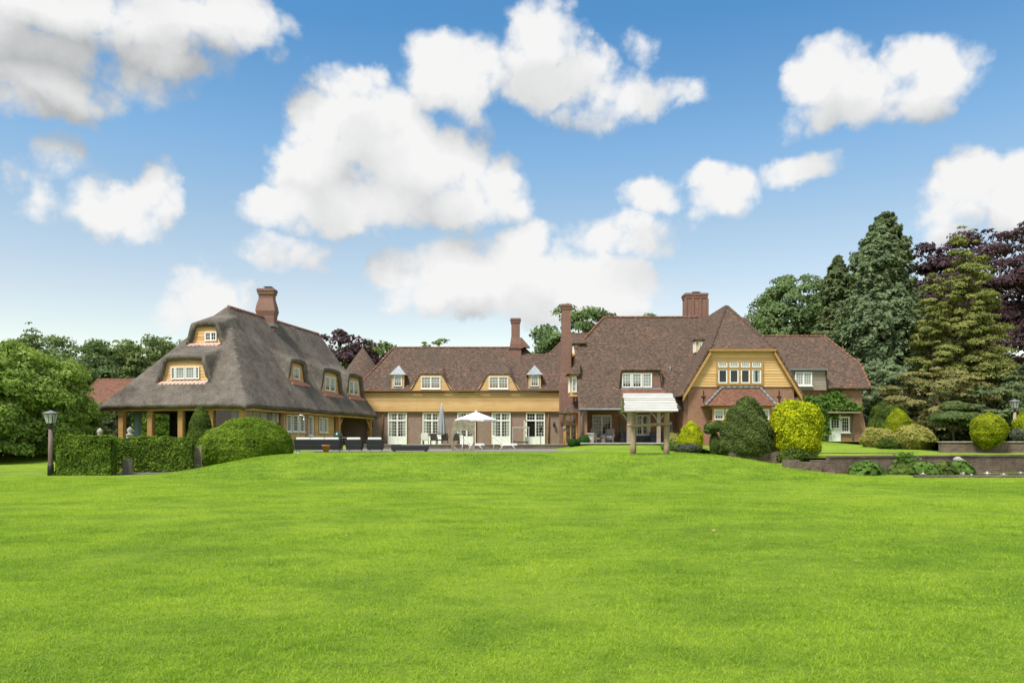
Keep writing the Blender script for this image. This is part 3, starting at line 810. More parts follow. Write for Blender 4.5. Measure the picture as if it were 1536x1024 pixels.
# ------------------------------------------------------------------ middle wing
XA = (1, 0, 0); NF = (0, -1, 0)
def middle_wing():
    Yw = 71.5; root = thing('brick_wing', 'long low brick wing with five white french doors and a tiled roof', 'house', (-4.5, 74, 1.05))
    xl, xr = -13.7, WX(840, Yw)
    w = MB(); w.box(xl, Yw, .7, xr+.6, Yw+.3, 4.05); w.box(xl, Yw+.3, .7, xl+.3, Yw+6.5, 5.6); w.box(xl+.3, Yw+6.5, .7, xr+.6, Yw+6.8, 5.6)
    w.build('wall', 'brick_mauve', root)
    s = MB(); clapboards(s, (0, Yw-.16, 0), XA, NF, lambda z: (xl+.02, xr), 4.06, 5.72, .2)
    s.box(xl+.02, Yw-.155, 4.06, xr, Yw+.3, 5.72); s.build('timber_band', 'oak_boards', root)
    b = MB(); b.box(xl, Yw-.20, 3.93, xr, Yw-.002, 4.055); b.build('band_beam', 'oak_dark', root)
    fb = MB(); fb.box(xl, Yw-.26, 5.725, xr+.3, Yw-.19, 5.90); fb.build('fascia', 'oak_dark', root)
    gt = MB(); gt.tube([(xl, Yw-.42, 5.83), (xr+.1, Yw-.42, 5.83)], .07, 8); gt.build('gutter', 'oak_dark', root)
    zE, Ye = 5.88, 71.1
    rz = 10.15; sl = (rz-zE)/3.8
    e1, e2 = WX(646.5, 71.3), WX(748, 71.3)
    def zf(x, y):
        z = np.minimum(zE+sl*(y-Ye), rz-1.0*(y-Ye-3.8))
        z = np.minimum(z, zE+1.5*(x-xl+.4))
        z = np.minimum(z, np.maximum(rz-.96*(x-1.07), 9.38))
        z = z+.012*np.sin(x*2.1+y)+.01*np.sin(x*5.3-y*3)
        for e in (e1, e2):
            lift = zE-.5+2.0*trapz(x-e, 2.15, .95)+.42*(y-Ye)
            z = np.where((np.abs(x-e) < 2.2) & (y < Ye+3.7), smax(z, lift, .10), z)
        return z
    roof = hfield('roof', root, np.arange(xl-.4, xr+.9, .12), np.concatenate([np.arange(Ye, Ye+3.85, .1), np.arange(Ye+4.2, Ye+8, .5)]), zf, ident, 'roof_tiles', .08)
    capping(roof, [[(-10.9, Ye+3.8, rz+.02), (1.07, Ye+3.8, rz+.02)], [(xl-.38, Ye+.02, zE+.04), (-11.1, Ye+3.75, rz)], [(1.1, Ye+3.8, rz+.02), (1.9, Ye+3.3, 9.42), (4.2, Ye+3.2, 9.42)]], .075)
    for e in (e1, e2):
        d = MB(); ext = lambda z: (lambda f: (-(1.98-1.05*f), 1.98-1.05*f))(min(1, max(0, (z-5.9)/1.42)))
        clapboards(d, (e, Yw-.30, 0), XA, NF, ext, 5.905, 7.30, .17); d.lbox((e, Yw-.30, 0), XA, NF, -.9, .9, -.1, -.004, 5.9, 7.2)
        dm = d.build('dormer', 'oak_boards', root)
        window(dm, (e-.87, Yw-.31, 6.03), XA, NF, 1.74, 1.10, 2, 3, 4, fw=.06, cur=.5, sill=1)
    for px, nm in ((597, 0), (802, 1)):
        x = WX(px, 71.4); y = 71.35
        d = MB(); d.box(x-.52, y, 6.1, x+.52, y+1.6, 7.32)
        d.lbox((x, y, 0), XA, NF, -.56, -.38, 0, .03, 6.1, 7.32); d.lbox((x, y, 0), XA, NF, .38, .56, 0, .03, 6.1, 7.32)
        dm = d.build('dormer', 'oak_boards', root)
        window(dm, (x-.36, y, 6.28), XA, NF, .72, .98, 1, 3, 4, fw=.05, cur=.5)
        r = MB(); ap = (x, y+.5, 8.22); c = [(x-.74, y-.22, 7.30), (x+.74, y-.22, 7.30), (x+.74, y+1.3, 7.30), (x-.74, y+1.3, 7.30)]
        for k in range(4): r.poly([c[k], c[(k+1) % 4], ap])
        r.poly(c[::-1]); r.build('dormer_roof', 'slate', dm)
        q = MB(); q.hexa([(x-.62, y-.16, 6.02), (x+.62, y-.16, 6.02), (x+.62, y+.02, 6.10), (x-.62, y+.02, 6.10), (x-.62, y-.16, 6.06), (x+.62, y-.16, 6.06), (x+.62, y+.02, 6.16), (x-.62, y+.02, 6.16)])
        q.build('flashing', 'lead', dm)
    for i, px in enumerate((582, 634, 686, 737.5, 789)):
        x = WX(px, Yw)
        window(root, (x, Yw, 1.08), XA, NF, 1.70, 2.86, 2, 3, 5, name='french_door', panel=.62, fw=.075, cur=.3 if i != 4 else 0, transom=.62, depth=.10, dark=0 if i == 4 else None)
        for j0 in (x-.16, x+1.705): m = MB(); m.box(j0, Yw-.012, 1.0, j0+.155, Yw, 3.98); m.build('brick_jamb', 'brick_red', root)
    x = WX(789, Yw); o = MB()      # left leaf of the last door stands open into the garden
    o.lbox((x+.05, Yw-.10, 0), (-.35, -.94, 0), (.94, -.35, 0), 0, .72, 0, .05, 1.1, 1.75); 
    for a0, a1, z0, z1 in ((0, .06, 1.75, 3.22), (.66, .72, 1.75, 3.22), (.06, .66, 3.16, 3.22), (.06, .66, 2.2, 2.225), (.06, .66, 2.68, 2.705), (.35, .37, 1.75, 3.16)):
        o.lbox((x+.05, Yw-.10, 0), (-.35, -.94, 0), (.94, -.35, 0), a0, a1, .0, .05, z0, z1)
    o.build('open_door_leaf', 'white_paint', root)
    for px in (574.5, 823):
        x = WX(px, Yw); p = MB(); p.tube([(x, Yw-.09, 1.0), (x, Yw-.09, 3.9)], .055, 8)
        for z in (1.6, 2.6, 3.5): p.box(x-.08, Yw-.1, z, x+.08, Yw-.001, z+.05)
        p.build('drainpipe', 'oak_dark', root)
    for px in (558.5, 831):
        x = WX(px, Yw); p = MB(); p.box(x-.05, Yw-.05, 2.75, x+.05, Yw-.001, 3.1); p.tube([(x, Yw-.05, 3.0), (x, Yw-.2, 3.08), (x, Yw-.22, 3.0)], .02, 6)
        p.lathe((x, Yw-.22, 2.62), [(.07, 0), (.12, .22), (.13, .3), (.03, .38)], 8); p.build('wall_lamp', 'black_metal', root)
    x0, x1 = WX(767, 74.6), WX(779, 74.6)
    ch = chimney(root, x0, 74.2, x1+.05, 75.2, 9.2, WZ(478, 74.6), [(9.2, .12), (10.4, .12), (11.1, .0), (WZ(478, 74.6), 0)], 'brick_chimney', cowl=False)
    l = MB(); l.box(x0-.2, 74.0, 9.98, x1+.35, 75.4, 10.17); l.hexa([(x1+.1, 74.1, 10.1), (x1+1.0, 74.1, 10.1), (x1+1.0, 75.1, 10.1), (x1+.1, 75.1, 10.1), (x1+.1, 74.1, 11.0), (x1+.2, 74.1, 11.0), (x1+.2, 75.1, 11.0), (x1+.1, 75.1, 11.0)])
    l.build('chimney_shoulder', 'brick_chimney', ch)
    # plinth step in front
middle_wing()

def retaining_step():
    m = MB(); m.box(-11.2, 60.0, .55, 5.6, 60.35, 1.10); m.mat(1); m.box(-11.25, 59.96, 1.10, 5.65, 60.4, 1.15)
    o = m.build('low_brick_wall', ['brick_old', 'stone'], origin=(-3, 60, .9))
    tag(o, 'low brick retaining wall between the terrace and the french doors', 'wall')
retaining_step()

# ------------------------------------------------------------------ manor with the boarded gable
def manor():
    root = thing('manor_house', 'large brick house with a boarded gable and steep brown tiled roofs', 'house', (13, 62, 1.2))
    Ye, zE, sl = 58.0, 3.73, 1.364
    XL = 4.85; rz = zE+sl*5.5
    d0, d1 = WX(931, 59.2), WX(993, 59.2)
    dc, dh = (d0+d1)/2, (d1-d0)/2
    def zf(x, y):
        z = np.minimum(zE+sl*(y-Ye), rz-1.3*(y-Ye-5.5))
        z = np.minimum(z, 8.5+1.12*(x-XL))
        z = z+.012*np.sin(x*1.9+y)+.01*np.sin(x*4.7-y*2.3)
        lift = 4.4+2.3*trapz(x-dc, dh+.12, dh-.02)+.62*(y-59.2)
        return np.where((y >= 59.199) & (y < 63.4) & (np.abs(x-dc) < dh+.12), np.maximum(z, lift), z)
    def drop(X, Y, Z):
        dy = Z[1:, :]-Z[:-1, :]
        return (np.maximum(dy[:, 1:], dy[:, :-1]) > .5) & (np.abs(Y[:-1, :-1]-59.1) < .07)
    ysr = np.round(np.concatenate([np.arange(Ye, Ye+5.51, .1), np.arange(Ye+6, Ye+11.5, .5)]), 3)
    roof = hfield('roof', root, np.arange(XL, 19.0, .12), ysr, zf, ident, 'roof_tiles', .14, drop)
    capping(roof, [[(7.35, Ye+5.5, rz+.03), (14.8, Ye+5.5, rz+.03)], [(XL+.03, 61.5, 8.5), (7.3, 63.45, rz)]], .08)
    # inset window band
    p = MB(); p.box(d0-.05, 59.42, 4.9, d1+.05, 59.6, 6.72); dm = p.build('dormer', 'brick_chimney', root)
    s = MB(); s.hexa([(d0, 58.98, 5.02), (d1+.1, 58.98, 5.02), (d1+.1, 59.42, 5.22), (d0, 59.42, 5.22), (d0, 58.98, 5.12), (d1+.1, 58.98, 5.12), (d1+.1, 59.42, 5.34), (d0, 59.42, 5.34)])
    s.build('sill', 'lead', dm)
    for k in range(3):
        window(dm, (d0+.12+k*.76, 59.42, 5.36), XA, NF, .72, 1.08, 1, 3, 4, fw=.055, cur=.5 if k < 2 else 1)
    ap = MB(); ap.hexa([(d0-.02, 58.55, 4.52), (d1+.25, 58.55, 4.52), (d1+.25, 59.0, 5.13), (d0-.02, 59.0, 5.13), (d0-.02, 58.55, 4.57), (d1+.25, 58.55, 4.57), (d1+.25, 59.0, 5.18), (d0-.02, 59.0, 5.18)])
    ap.build('tile_apron', 'roof_tiles_red', dm)
    vp = MB(); vx = WX(1005.5, 60.2); vp.tube([(vx, 60.2, 6.4), (vx, 60.2, 7.05)], .07, 8); vp.build('roof_vent', 'lead', root)
    gt = MB(); gt.tube([(XL, Ye-.08, zE-.03), (12.4, Ye-.08, zE-.03)], .075, 8); gt.build('gutter', 'lead', root)
    # walls
    w = MB()
    w.box(5.0, 61.2, .8, 12.6, 61.5, 5.2)                                   # back of the porch
    gp = [(5.0, 60.6), (5.0, 61.5)]
    w.poly([(5.0, 58.3, .8), (5.0, 58.3, 3.9), (5.0, 61.5, 8.25), (5.0, 64.6, 8.25), (5.0, 70, 3.9), (5.0, 70, .8)])
    w.box(5.02, 58.3, .8, 5.5, 58.75, 3.62)                                 # pier
    w.box(5.0, 69.7, .8, 19, 70, 4.5)
    w.build('wall', 'brick_red', root)
    sf = MB(); sf.box(5.0, 58.15, 3.62, 12.5, 61.2, 3.68); sf.build('porch_ceiling', 'oak_dark', root)
    fl = MB(); fl.box(5.0, 57.6, .6, 12.4, 61.2, 1.20); fl.mat(1); fl.box(4.95, 57.5, 1.20, 12.4, 61.15, 1.27); fl.build('porch_floor', ['brick_old', 'pale_stone'], root)
    for px in (943.0, 988):
        x = WX(px, 58.4); q = MB(); q.box(x-.13, 58.3, 1.27, x+.13, 58.56, 3.62)
        for sg in (-1, 1): q.tube([(x, 58.43, 2.75), (x+sg*.3, 58.43, 3.25), (x+sg*.75, 58.43, 3.6)], .075, 6)
        q.build('porch_post', 'old_boards', root)
    window(root, (WX(888, 61.2), 61.2, 1.35), XA, NF, 1.50, 2.05, 2, 3, 5, name='french_door', panel=.5, fw=.07, cur=0, frame='cream_paint')
    window(root, (WX(951, 61.2), 61.2, 1.85), XA, NF, 1.25, 1.55, 2, 3, 4, fw=.07, cur=.3, frame='cream_paint', sill=1)
    pn = MB(); pn.box(WX(953, 61.1), 61.02, 1.27, WX(975, 61.1), 61.19, 1.80); pn.build('dado_panel', 'dark_panel', root)
    dp = MB(); dp.tube([(5.1, 58.15, 1.2), (5.1, 58.15, 3.2), (5.3, 58.05, 3.62)], .06, 8); dp.build('drainpipe', 'lead', root)
    dw = MB(); dw.box(WX(1003, 61.2), 61.1, 1.3, WX(1009, 61.2), 61.19, 3.0); dw.build('side_door', 'slate', root)
    # left gable end: stack, oriel, entrance bay
    chimney(root, 3.95, 63.4, 4.72, 64.6, 1.0, WZ(457.5, 64), [(1.0, .12), (6.0, .12), (6.8, .0), (WZ(457.5, 64), -.06)], cowl=False)
    o = MB(); O0 = (4.42, 59.9, 0)
    clapboards(o, (4.42, 59.9, 0), XA, NF, lambda z: (0, .6), 4.75, 6.45, .17); clapboards(o, (4.42, 61.6, 0), (0, -1, 0), (-1, 0, 0), lambda z: (0, 1.7), 4.75, 6.45, .17)
    o.box(4.425, 59.905, 4.75, 5.0, 61.6, 6.45); orl = o.build('oriel', 'oak_boards', root)
    window(orl, (4.40, 61.2, 5.05), (0, -1, 0), (-1, 0, 0), 1.0, 1.1, 1, 2, 3, fw=.05, cur=.5); window(orl, (4.5, 59.87, 5.05), XA, NF, .36, 1.15, 1, 1, 3, fw=.05, cur=1)
    r = MB(); r.hexa([(4.1, 59.5, 6.40), (5.1, 59.5, 6.40), (5.1, 62.0, 6.40), (4.1, 62.0, 6.40), (4.75, 59.9, 7.15), (5.1, 59.9, 7.35), (5.1, 61.7, 7.35), (4.75, 61.7, 7.15)]); r.build('oriel_roof', 'roof_tiles', orl)
    ud = MB(); ud.hexa([(4.75, 61.7, 8.05), (5.9, 61.7, 8.05), (5.9, 63.0, 8.05), (4.75, 63.0, 8.05), (4.95, 61.9, 8.95), (5.9, 61.9, 8.95), (5.9, 62.8, 8.95), (4.95, 62.8, 8.95)]); udm = ud.build('dormer', 'oak_boards', root)
    window(udm, (4.84, 62.7, 8.2), (0, -1, 0), (-1, 0, 0), .7, .6, 1, 2, 2, fw=.05, cur=0)
    r = MB(); r.hexa([(4.70, 61.5, 8.93), (5.75, 61.5, 8.93), (5.75, 63.2, 8.93), (4.70, 63.2, 8.93), (5.0, 61.95, 9.15), (5.75, 61.95, 9.3), (5.75, 62.8, 9.3), (5.0, 62.8, 9.15)]); r.build('dormer_roof', 'roof_tiles', udm)
    e = MB(); e.box(4.0, 60.6, .9, 4.12, 60.72, 3.5); e.box(4.0, 62.2, .9, 4.12, 62.32, 3.5); e.box(4.0, 60.6, 3.38, 5.0, 62.32, 3.5); e.box(4.42, 60.6, .9, 4.5, 60.70, 3.38); e.box(4.86, 60.6, .9, 4.98, 60.72, 3.38)
    e.box(4.12, 60.6, 2.65, 4.86, 60.68, 2.73); e.box(4.12, 60.6, .9, 4.86, 60.69, 1.25); e.box(4.0, 61.1, .9, 4.08, 61.18, 3.38); e.box(4.0, 61.65, .9, 4.08, 61.73, 3.38)
    en = e.build('entrance_bay', 'oak', root)
    g = MB(); g.poly([(4.12, 60.66, 1.25), (4.86, 60.66, 1.25), (4.86, 60.66, 3.38), (4.12, 60.66, 3.38)]); g.poly([(4.05, 62.2, 1.0), (4.05, 60.72, 1.0), (4.05, 60.72, 3.38), (4.05, 62.2, 3.38)]); g.build('pane', 'glass', en)
    r = MB(); r.hexa([(3.55, 60.1, 3.50), (5.0, 60.1, 3.50), (5.0, 63.0, 3.50), (3.55, 63.0, 3.50), (4.6, 60.9, 4.35), (5.0, 60.7, 4.45), (5.0, 62.6, 4.45), (4.6, 62.4, 4.35)]); r.build('entrance_roof', 'roof_tiles', root)
    # projecting gable
    Yg = 56.5; gx = 16.27; gz = 11.6
    A = (14.0, 56.2, 7.9); B = (18.54, 56.2, 7.9); R0 = (gx, 60.4, gz); R1 = (gx, 66.5, gz)
    r = MB(); r.poly([A, R0, R1, (12.05, 66.5, 4.55), (12.05, 56.2, 4.55)][::-1]); r.poly([B, (20.49, 56.2, 4.55), (20.49, 66.5, 4.55), R1, R0][::-1]); r.poly([A, B, R0])
    gr = r.build('gable_roof', 'roof_tiles', root, solid=.14)
    capping(gr, [[(gx, 60.45, gz+.02), (gx, 63.6, gz+.02)], [(A[0], A[1], A[2]+.03), (gx, 60.4, gz+.02)], [(B[0], B[1], B[2]+.03), (gx, 60.4, gz+.02)]], .075, m='roof_tiles')
    w = MB(); zt = 5.23
    w.poly([(12.5, Yg, .8), (20.0, Yg, .8), (20.0, Yg, 5.2), (12.5, Yg, 5.2)]); w.poly([(12.5, 61.2, .8), (12.5, Yg, .8), (12.5, Yg, 5.2), (12.5, 61.2, 5.2)]); w.poly([(20.0, Yg, .8), (20.0, 62, .8), (20.0, 62, 5.2), (20.0, Yg, 5.2)])
    w.build('gable_wall', 'brick_red', root)
    s = MB(); ext = lambda z: (gx-(gz-.12-z)/1.67 if z < 7.9 else gx-2.2, gx+(gz-.12-z)/1.67 if z < 7.9 else gx+2.2)
    clapboards(s, (0, Yg-.03, 0), XA, NF, ext, zt, 7.86, .19, .04); s.poly([(ext(zt)[0], Yg-.02, zt), (ext(zt)[1], Yg-.02, zt), (ext(7.85)[1], Yg-.02, 7.85), (ext(7.85)[0], Yg-.02, 7.85)])
    s.build('gable_boards', 'oak_boards', root)
    bb = MB()
    for sg in (-1, 1):
        x0, x1 = gx+sg*4.20, gx+sg*2.24; a, b = sorted(((x0, 4.55), (x1, 7.82)))
        q = [(a[0], a[1]-.32), (b[0], b[1]-.32), (b[0], b[1]), (a[0], a[1])] if True else None
        bb.hexa([(q[0][0], 56.16, q[0][1]), (q[1][0], 56.16, q[1][1]), (q[1][0], 56.22, q[1][1]), (q[0][0], 56.22, q[0][1]), (q[3][0], 56.16, q[3][1]), (q[2][0], 56.16, q[2][1]), (q[2][0], 56.22, q[2][1]), (q[3][0], 56.22, q[3][1])])
        bb.hexa([(q[0][0], 56.222, q[0][1]+.02), (q[1][0], 56.222, q[1][1]+.02), (q[1][0], 56.49, q[1][1]+.02), (q[0][0], 56.49, q[0][1]+.02), (q[0][0], 56.222, q[0][1]+.07), (q[1][0], 56.222, q[1][1]+.07), (q[1][0], 56.49, q[1][1]+.07), (q[0][0], 56.49, q[0][1]+.07)])
    bb.box(13.9, 56.12, 7.72, 18.64, 56.19, 7.88); bb.build('bargeboard', 'oak', root)
    # gable windows
    gx0 = WX(1075, Yg); Wd = WX(1142.5, Yg)-gx0
    f = MB(); 
    for a0, a1, z0, z1 in ((-.06, Wd+.06, 5.36, 5.46), (-.06, Wd+.06, 7.0, 7.10), (-.06, .06, 5.46, 7.0), (Wd-.06, Wd+.06, 5.46, 7.0), (.06, Wd-.06, 6.48, 6.60)): f.lbox((gx0, Yg-.07, 0), XA, NF, a0, a1, 0, .10, z0, z1)
    for k in (1, 2, 3): f.lbox((gx0, Yg-.07, 0), XA, NF, Wd*k/4-.06, Wd*k/4+.06, 0, .094, 5.46, 7.0)
    gf = f.build('window_frame', 'oak', root)
    for k in range(4):
        window(gf, (gx0+Wd*k/4+.075, Yg-.07, 5.48), XA, NF, Wd/4-.15, .99, 1, 1, 1, fw=.05, cur=.35 if k == 3 else 0, depth=.06)
        window(gf, (gx0+Wd*k/4+.075, Yg-.07, 6.61), XA, NF, Wd/4-.15, .38, 1, 4, 2, fw=.04, cur=1, depth=.06)
    # bay below
    b = MB(); bx0, bx1 = WX(1069, 55.4), WX(1157, 55.4); b.box(bx0, 55.4, .8, bx1, Yg, 2.75); b.build('bay_wall', 'brick_red', root)
    f = MB(); f.box(bx0, 55.42, 2.75, bx1, Yg, 2.87); f.box(bx0, 55.42, 3.62, bx1, Yg, 3.84)
    for k in range(6): x = bx0+(bx1-bx0-.12)*k/5; f.box(x, 55.42, 2.87, x+.12, 55.54, 3.62)
    bf = f.build('bay_frame', 'oak', root)
    for k in range(5):
        x = bx0+(bx1-bx0-.12)*k/5+.125; window(bf, (x, 55.52, 2.88), XA, NF, (bx1-bx0-.12)/5-.13, .73, 1, 3, 2, fw=.045, cur=.5, depth=.07)
    r = MB(); ba, bb_ = WX(1058, 55.1), WX(1165, 55.1); ta, tb = WX(1083, Yg), WX(1140, Yg)
    r.poly([(ba, 55.1, 3.84), (bb_, 55.1, 3.84), (tb, Yg-.01, 5.18), (ta, Yg-.01, 5.18)]); r.poly([(ba, Yg-.01, 3.84), (ba, 55.1, 3.84), (ta, Yg-.01, 5.18)]); r.poly([(bb_, 55.1, 3.84), (bb_, Yg-.01, 3.84), (tb, Yg-.01, 5.18)])
    br = r.build('bay_roof', 'roof_tiles_red', root, solid=.08)
    capping(br, [[(ba, 55.1, 3.87), (ta, Yg-.03, 5.2)], [(bb_, 55.1, 3.87), (tb, Yg-.03, 5.2)], [(ta-.1, Yg-.06, 5.19), (tb+.1, Yg-.06, 5.19)]], .10, 'lead_capping', 'lead')
    for px in (1055, 1168.5):
        x = WX(px, Yg); c = MB(); c.box(x-.03, Yg-.04, 4.15, x+.03, Yg-.001, 4.98); c.box(x-.16, Yg-.038, 4.5, x+.16, Yg-.002, 4.57); c.lathe((x, Yg-.03, 4.47), [(.08, 0), (.08, .13)], 8); c.build('wall_anchor', 'black_metal', root)
    # small dormer on the flank of the gable roof
    x, y = 13.95, 60.05
    d = MB(); d.hexa([(x, y, 7.9), (x+1.6, y, 7.9), (x+1.6, y+1.1, 7.9), (x, y+1.1, 7.9), (x, y+.15, 9.05), (x+1.6, y+.15, 9.05), (x+1.6, y+.95, 9.05), (x, y+.95, 9.05)]); dm = d.build('dormer', 'oak_boards', root)
    window(dm, (x-.01, y+.95, 8.1), (0, -1, 0), (-1, 0, 0), .8, .8, 2, 1, 2, fw=.05, cur=1); window(dm, (x+.12, y+.03, 8.1), XA, NF, .4, .72, 2, 1, 2, fw=.04, cur=1)
    r = MB(); r.hexa([(x-.18, y-.12, 9.03), (x+1.9, y-.12, 9.03), (x+1.9, y+1.25, 9.03), (x-.18, y+1.25, 9.03), (x-.1, y+.3, 9.28), (x+1.9, y+.3, 9.75), (x+1.9, y+.85, 9.75), (x-.1, y+.85, 9.28)]); r.build('dormer_roof', 'roof_tiles', dm)
    # big stack behind the ridge
    chimney(root, WX(1026.5, 66.5), 66, WX(1059, 66.5), 67.3, 9.5, WZ(441, 66.5), [(9.5, 0), (WZ(441, 66.5), -.02)], ribs=True)
    # east side wing
    Yw = 61.4; XR = WX(1293, Yw); zE2 = 5.42; s2 = 1.13; y2 = 61.0; XV = 27.5
    k0, k1 = WX(1184, 61.2), WX(1239.5, 61.2)
    def zf2(x, y):
        z = np.minimum(zE2+s2*(y-y2), zE2+s2*4-1.0*(y-y2-4)); z = np.minimum(z, 7.42+1.26*(XV-x))
        z = z+.012*np.sin(x*1.9+y)+.01*np.sin(x*4.7-y*2.3)
        return np.where((x < k1), np.maximum(z, 6.93+.30*(y-y2)), z)
    wr = hfield('side_roof', root, np.round(np.arange(19.0, XV+.01, .1), 3), np.concatenate([np.arange(y2, y2+4.01, .1), np.arange(y2+4.5, y2+8, .5)]), zf2, ident, 'roof_tiles', .13)
    capping(wr, [[(18.0, y2+4, zE2+s2*4+.02), (25.45, y2+4, zE2+s2*4+.02)], [(25.5, y2+4, zE2+s2*4), (XV-.03, y2+1.78, 7.44), (XV-.02, y2+.02, zE2+.05)]], .075)
    w = MB(); w.box(19.6, Yw, .9, XR, Yw+.3, 5.4); w.poly([(XR, Yw+.3, .9), (XR, 69, .9), (XR, 69, 5.5), (XR, 65, 9.2), (XR, Yw+.3, 5.5)])
    w.hexa([(XR, Yw+.02, .9), (XR+.62, Yw+.02, .9), (XR+.62, Yw+.6, .9), (XR, Yw+.6, .9), (XR, Yw+.02, 3.6), (XR+.06, Yw+.02, 3.6), (XR+.06, Yw+.6, 3.6), (XR, Yw+.6, 3.6)])
    w.build('side_wall', 'brick_red', root)
    d = MB(); clapboards(d, (0, 61.12, 0), XA, NF, lambda z: (k0-.8, k1-.03), 5.3, 6.9, .17); d.box(k0-.8, 61.125, 5.3, k1-.03, 62.5, 6.86); dm = d.build('dormer', 'old_boards', root)
    window(dm, (WX(1192, 61.1), 61.08, 5.62), XA, NF, WX(1217.5, 61.1)-WX(1192, 61.1), 1.05, 2, 3, 4, fw=.07, cur=1, sill=1)
    l = MB(); l.box(k0-.8, 60.84, 6.80, k1, 60.98, 6.94); l.build('gutter', 'lead', dm)
    dr = MB(); dx0 = WX(1244, Yw); dr.box(dx0-.05, Yw-.05, 1.3, dx0+.86, Yw-.002, 3.42)
    dd = dr.build('door', 'white_paint', root); window(dd, (dx0, Yw-.05, 2.3), XA, NF, .8, 1.0, 1, 3, 4, fw=.08, cur=0)
    window(root, (WX(1261, Yw), Yw, 2.05), XA, NF, .66, 1.22, 1, 3, 4, fw=.06, cur=0, sill=1)
    c = MB(); c.box(WX(1240, 61), 60.6, 3.52, WX(1288, 61), Yw-.002, 3.62); c.build('canopy', 'old_boards', root)
    p = MB(); p.tube([(WX(1279, Yw), Yw-.08, 1.2), (WX(1279, Yw), Yw-.08, 3.5)], .05, 8); p.build('drainpipe', 'lead', root)
    st = MB(); st.box(dx0-.2, 60.7, 1.0, dx0+1.0, Yw-.06, 1.30); st.build('doorstep', 'stone', root)
    # rear range seen over the link
    r = MB(); a0, a1, b0, b1, ze, zr = 1.7, 13.0, 73.0, 81, 7.7, 11.76
    q0, q1 = (5.6, 77, zr), (9.5, 77, zr); c = [(a0, b0, ze), (a1, b0, ze), (a1, b1, ze), (a0, b1, ze)]
    r.poly([c[0], c[1], q1, q0]); r.poly([c[1], c[2], q1]); r.poly([c[2], c[3], q0, q1]); r.poly([c[3], c[0], q0]); rr = r.build('rear_roof', 'roof_tiles', root, solid=.12)
    capping(rr, [[q0, q1], [c[0], q0]], .07)
    w = MB(); w.box(2.6, 73.8, .9, 12.5, 80.4, 7.75); w.build('rear_wall', 'brick_red', root)
manor()

def turret():
    x, y = WX(544, 78), 78
    root = thing('round_tower', 'small tower with a steep conical tiled roof behind the thatch', 'tower', (x, y, 1))
    m = MB(); m.lathe((x, y, 0), [(2.1, .8), (2.1, 7.0)], 20); m.build('wall', 'brick_mauve', root)
    m = MB(); zt = WZ(521, 78); m.lathe((x, y, 0), [(2.75, 6.7), (2.35, 7.2), (1.2, 8.9), (.04, zt)], 24); r = m.build('roof', 'roof_tiles', root)
    m = MB(); m.lathe((x, y, zt-.15), [(.14, 0), (.10, .15), (.02, .35)], 8); m.build('finial', 'ridge_tile', r)
turret()

def outbuilding():
    root = thing('tiled_outbuilding', 'low outbuilding with a hipped red tiled roof behind the hedge', 'building', (-32, 72, 1))
    Y = 70; xl = WX(112, Y); zr = WZ(568.5, Y+3.2); ze = 4.7
    r = MB(); c = [(xl, Y, ze), (-24, Y, ze), (-24, Y+6.4, ze), (xl, Y+6.4, ze)]; q0 = (WX(147, Y+3.2), Y+3.2, zr); q1 = (-26.5, Y+3.2, zr)
    r.poly([c[0], c[1], q1, q0]); r.poly([c[1], c[2], q1]); r.poly([c[2], c[3], q0, q1]); r.poly([c[3], c[0], q0]); ro = r.build('roof', 'roof_tiles_red', root, solid=.12)
    capping(ro, [[q0, q1], [c[0], q0]], .07)
    w = MB(); w.box(xl+.5, Y+.5, .8, -24.5, Y+6, 4.75); w.build('wall', 'brick_red', root)
outbuilding()

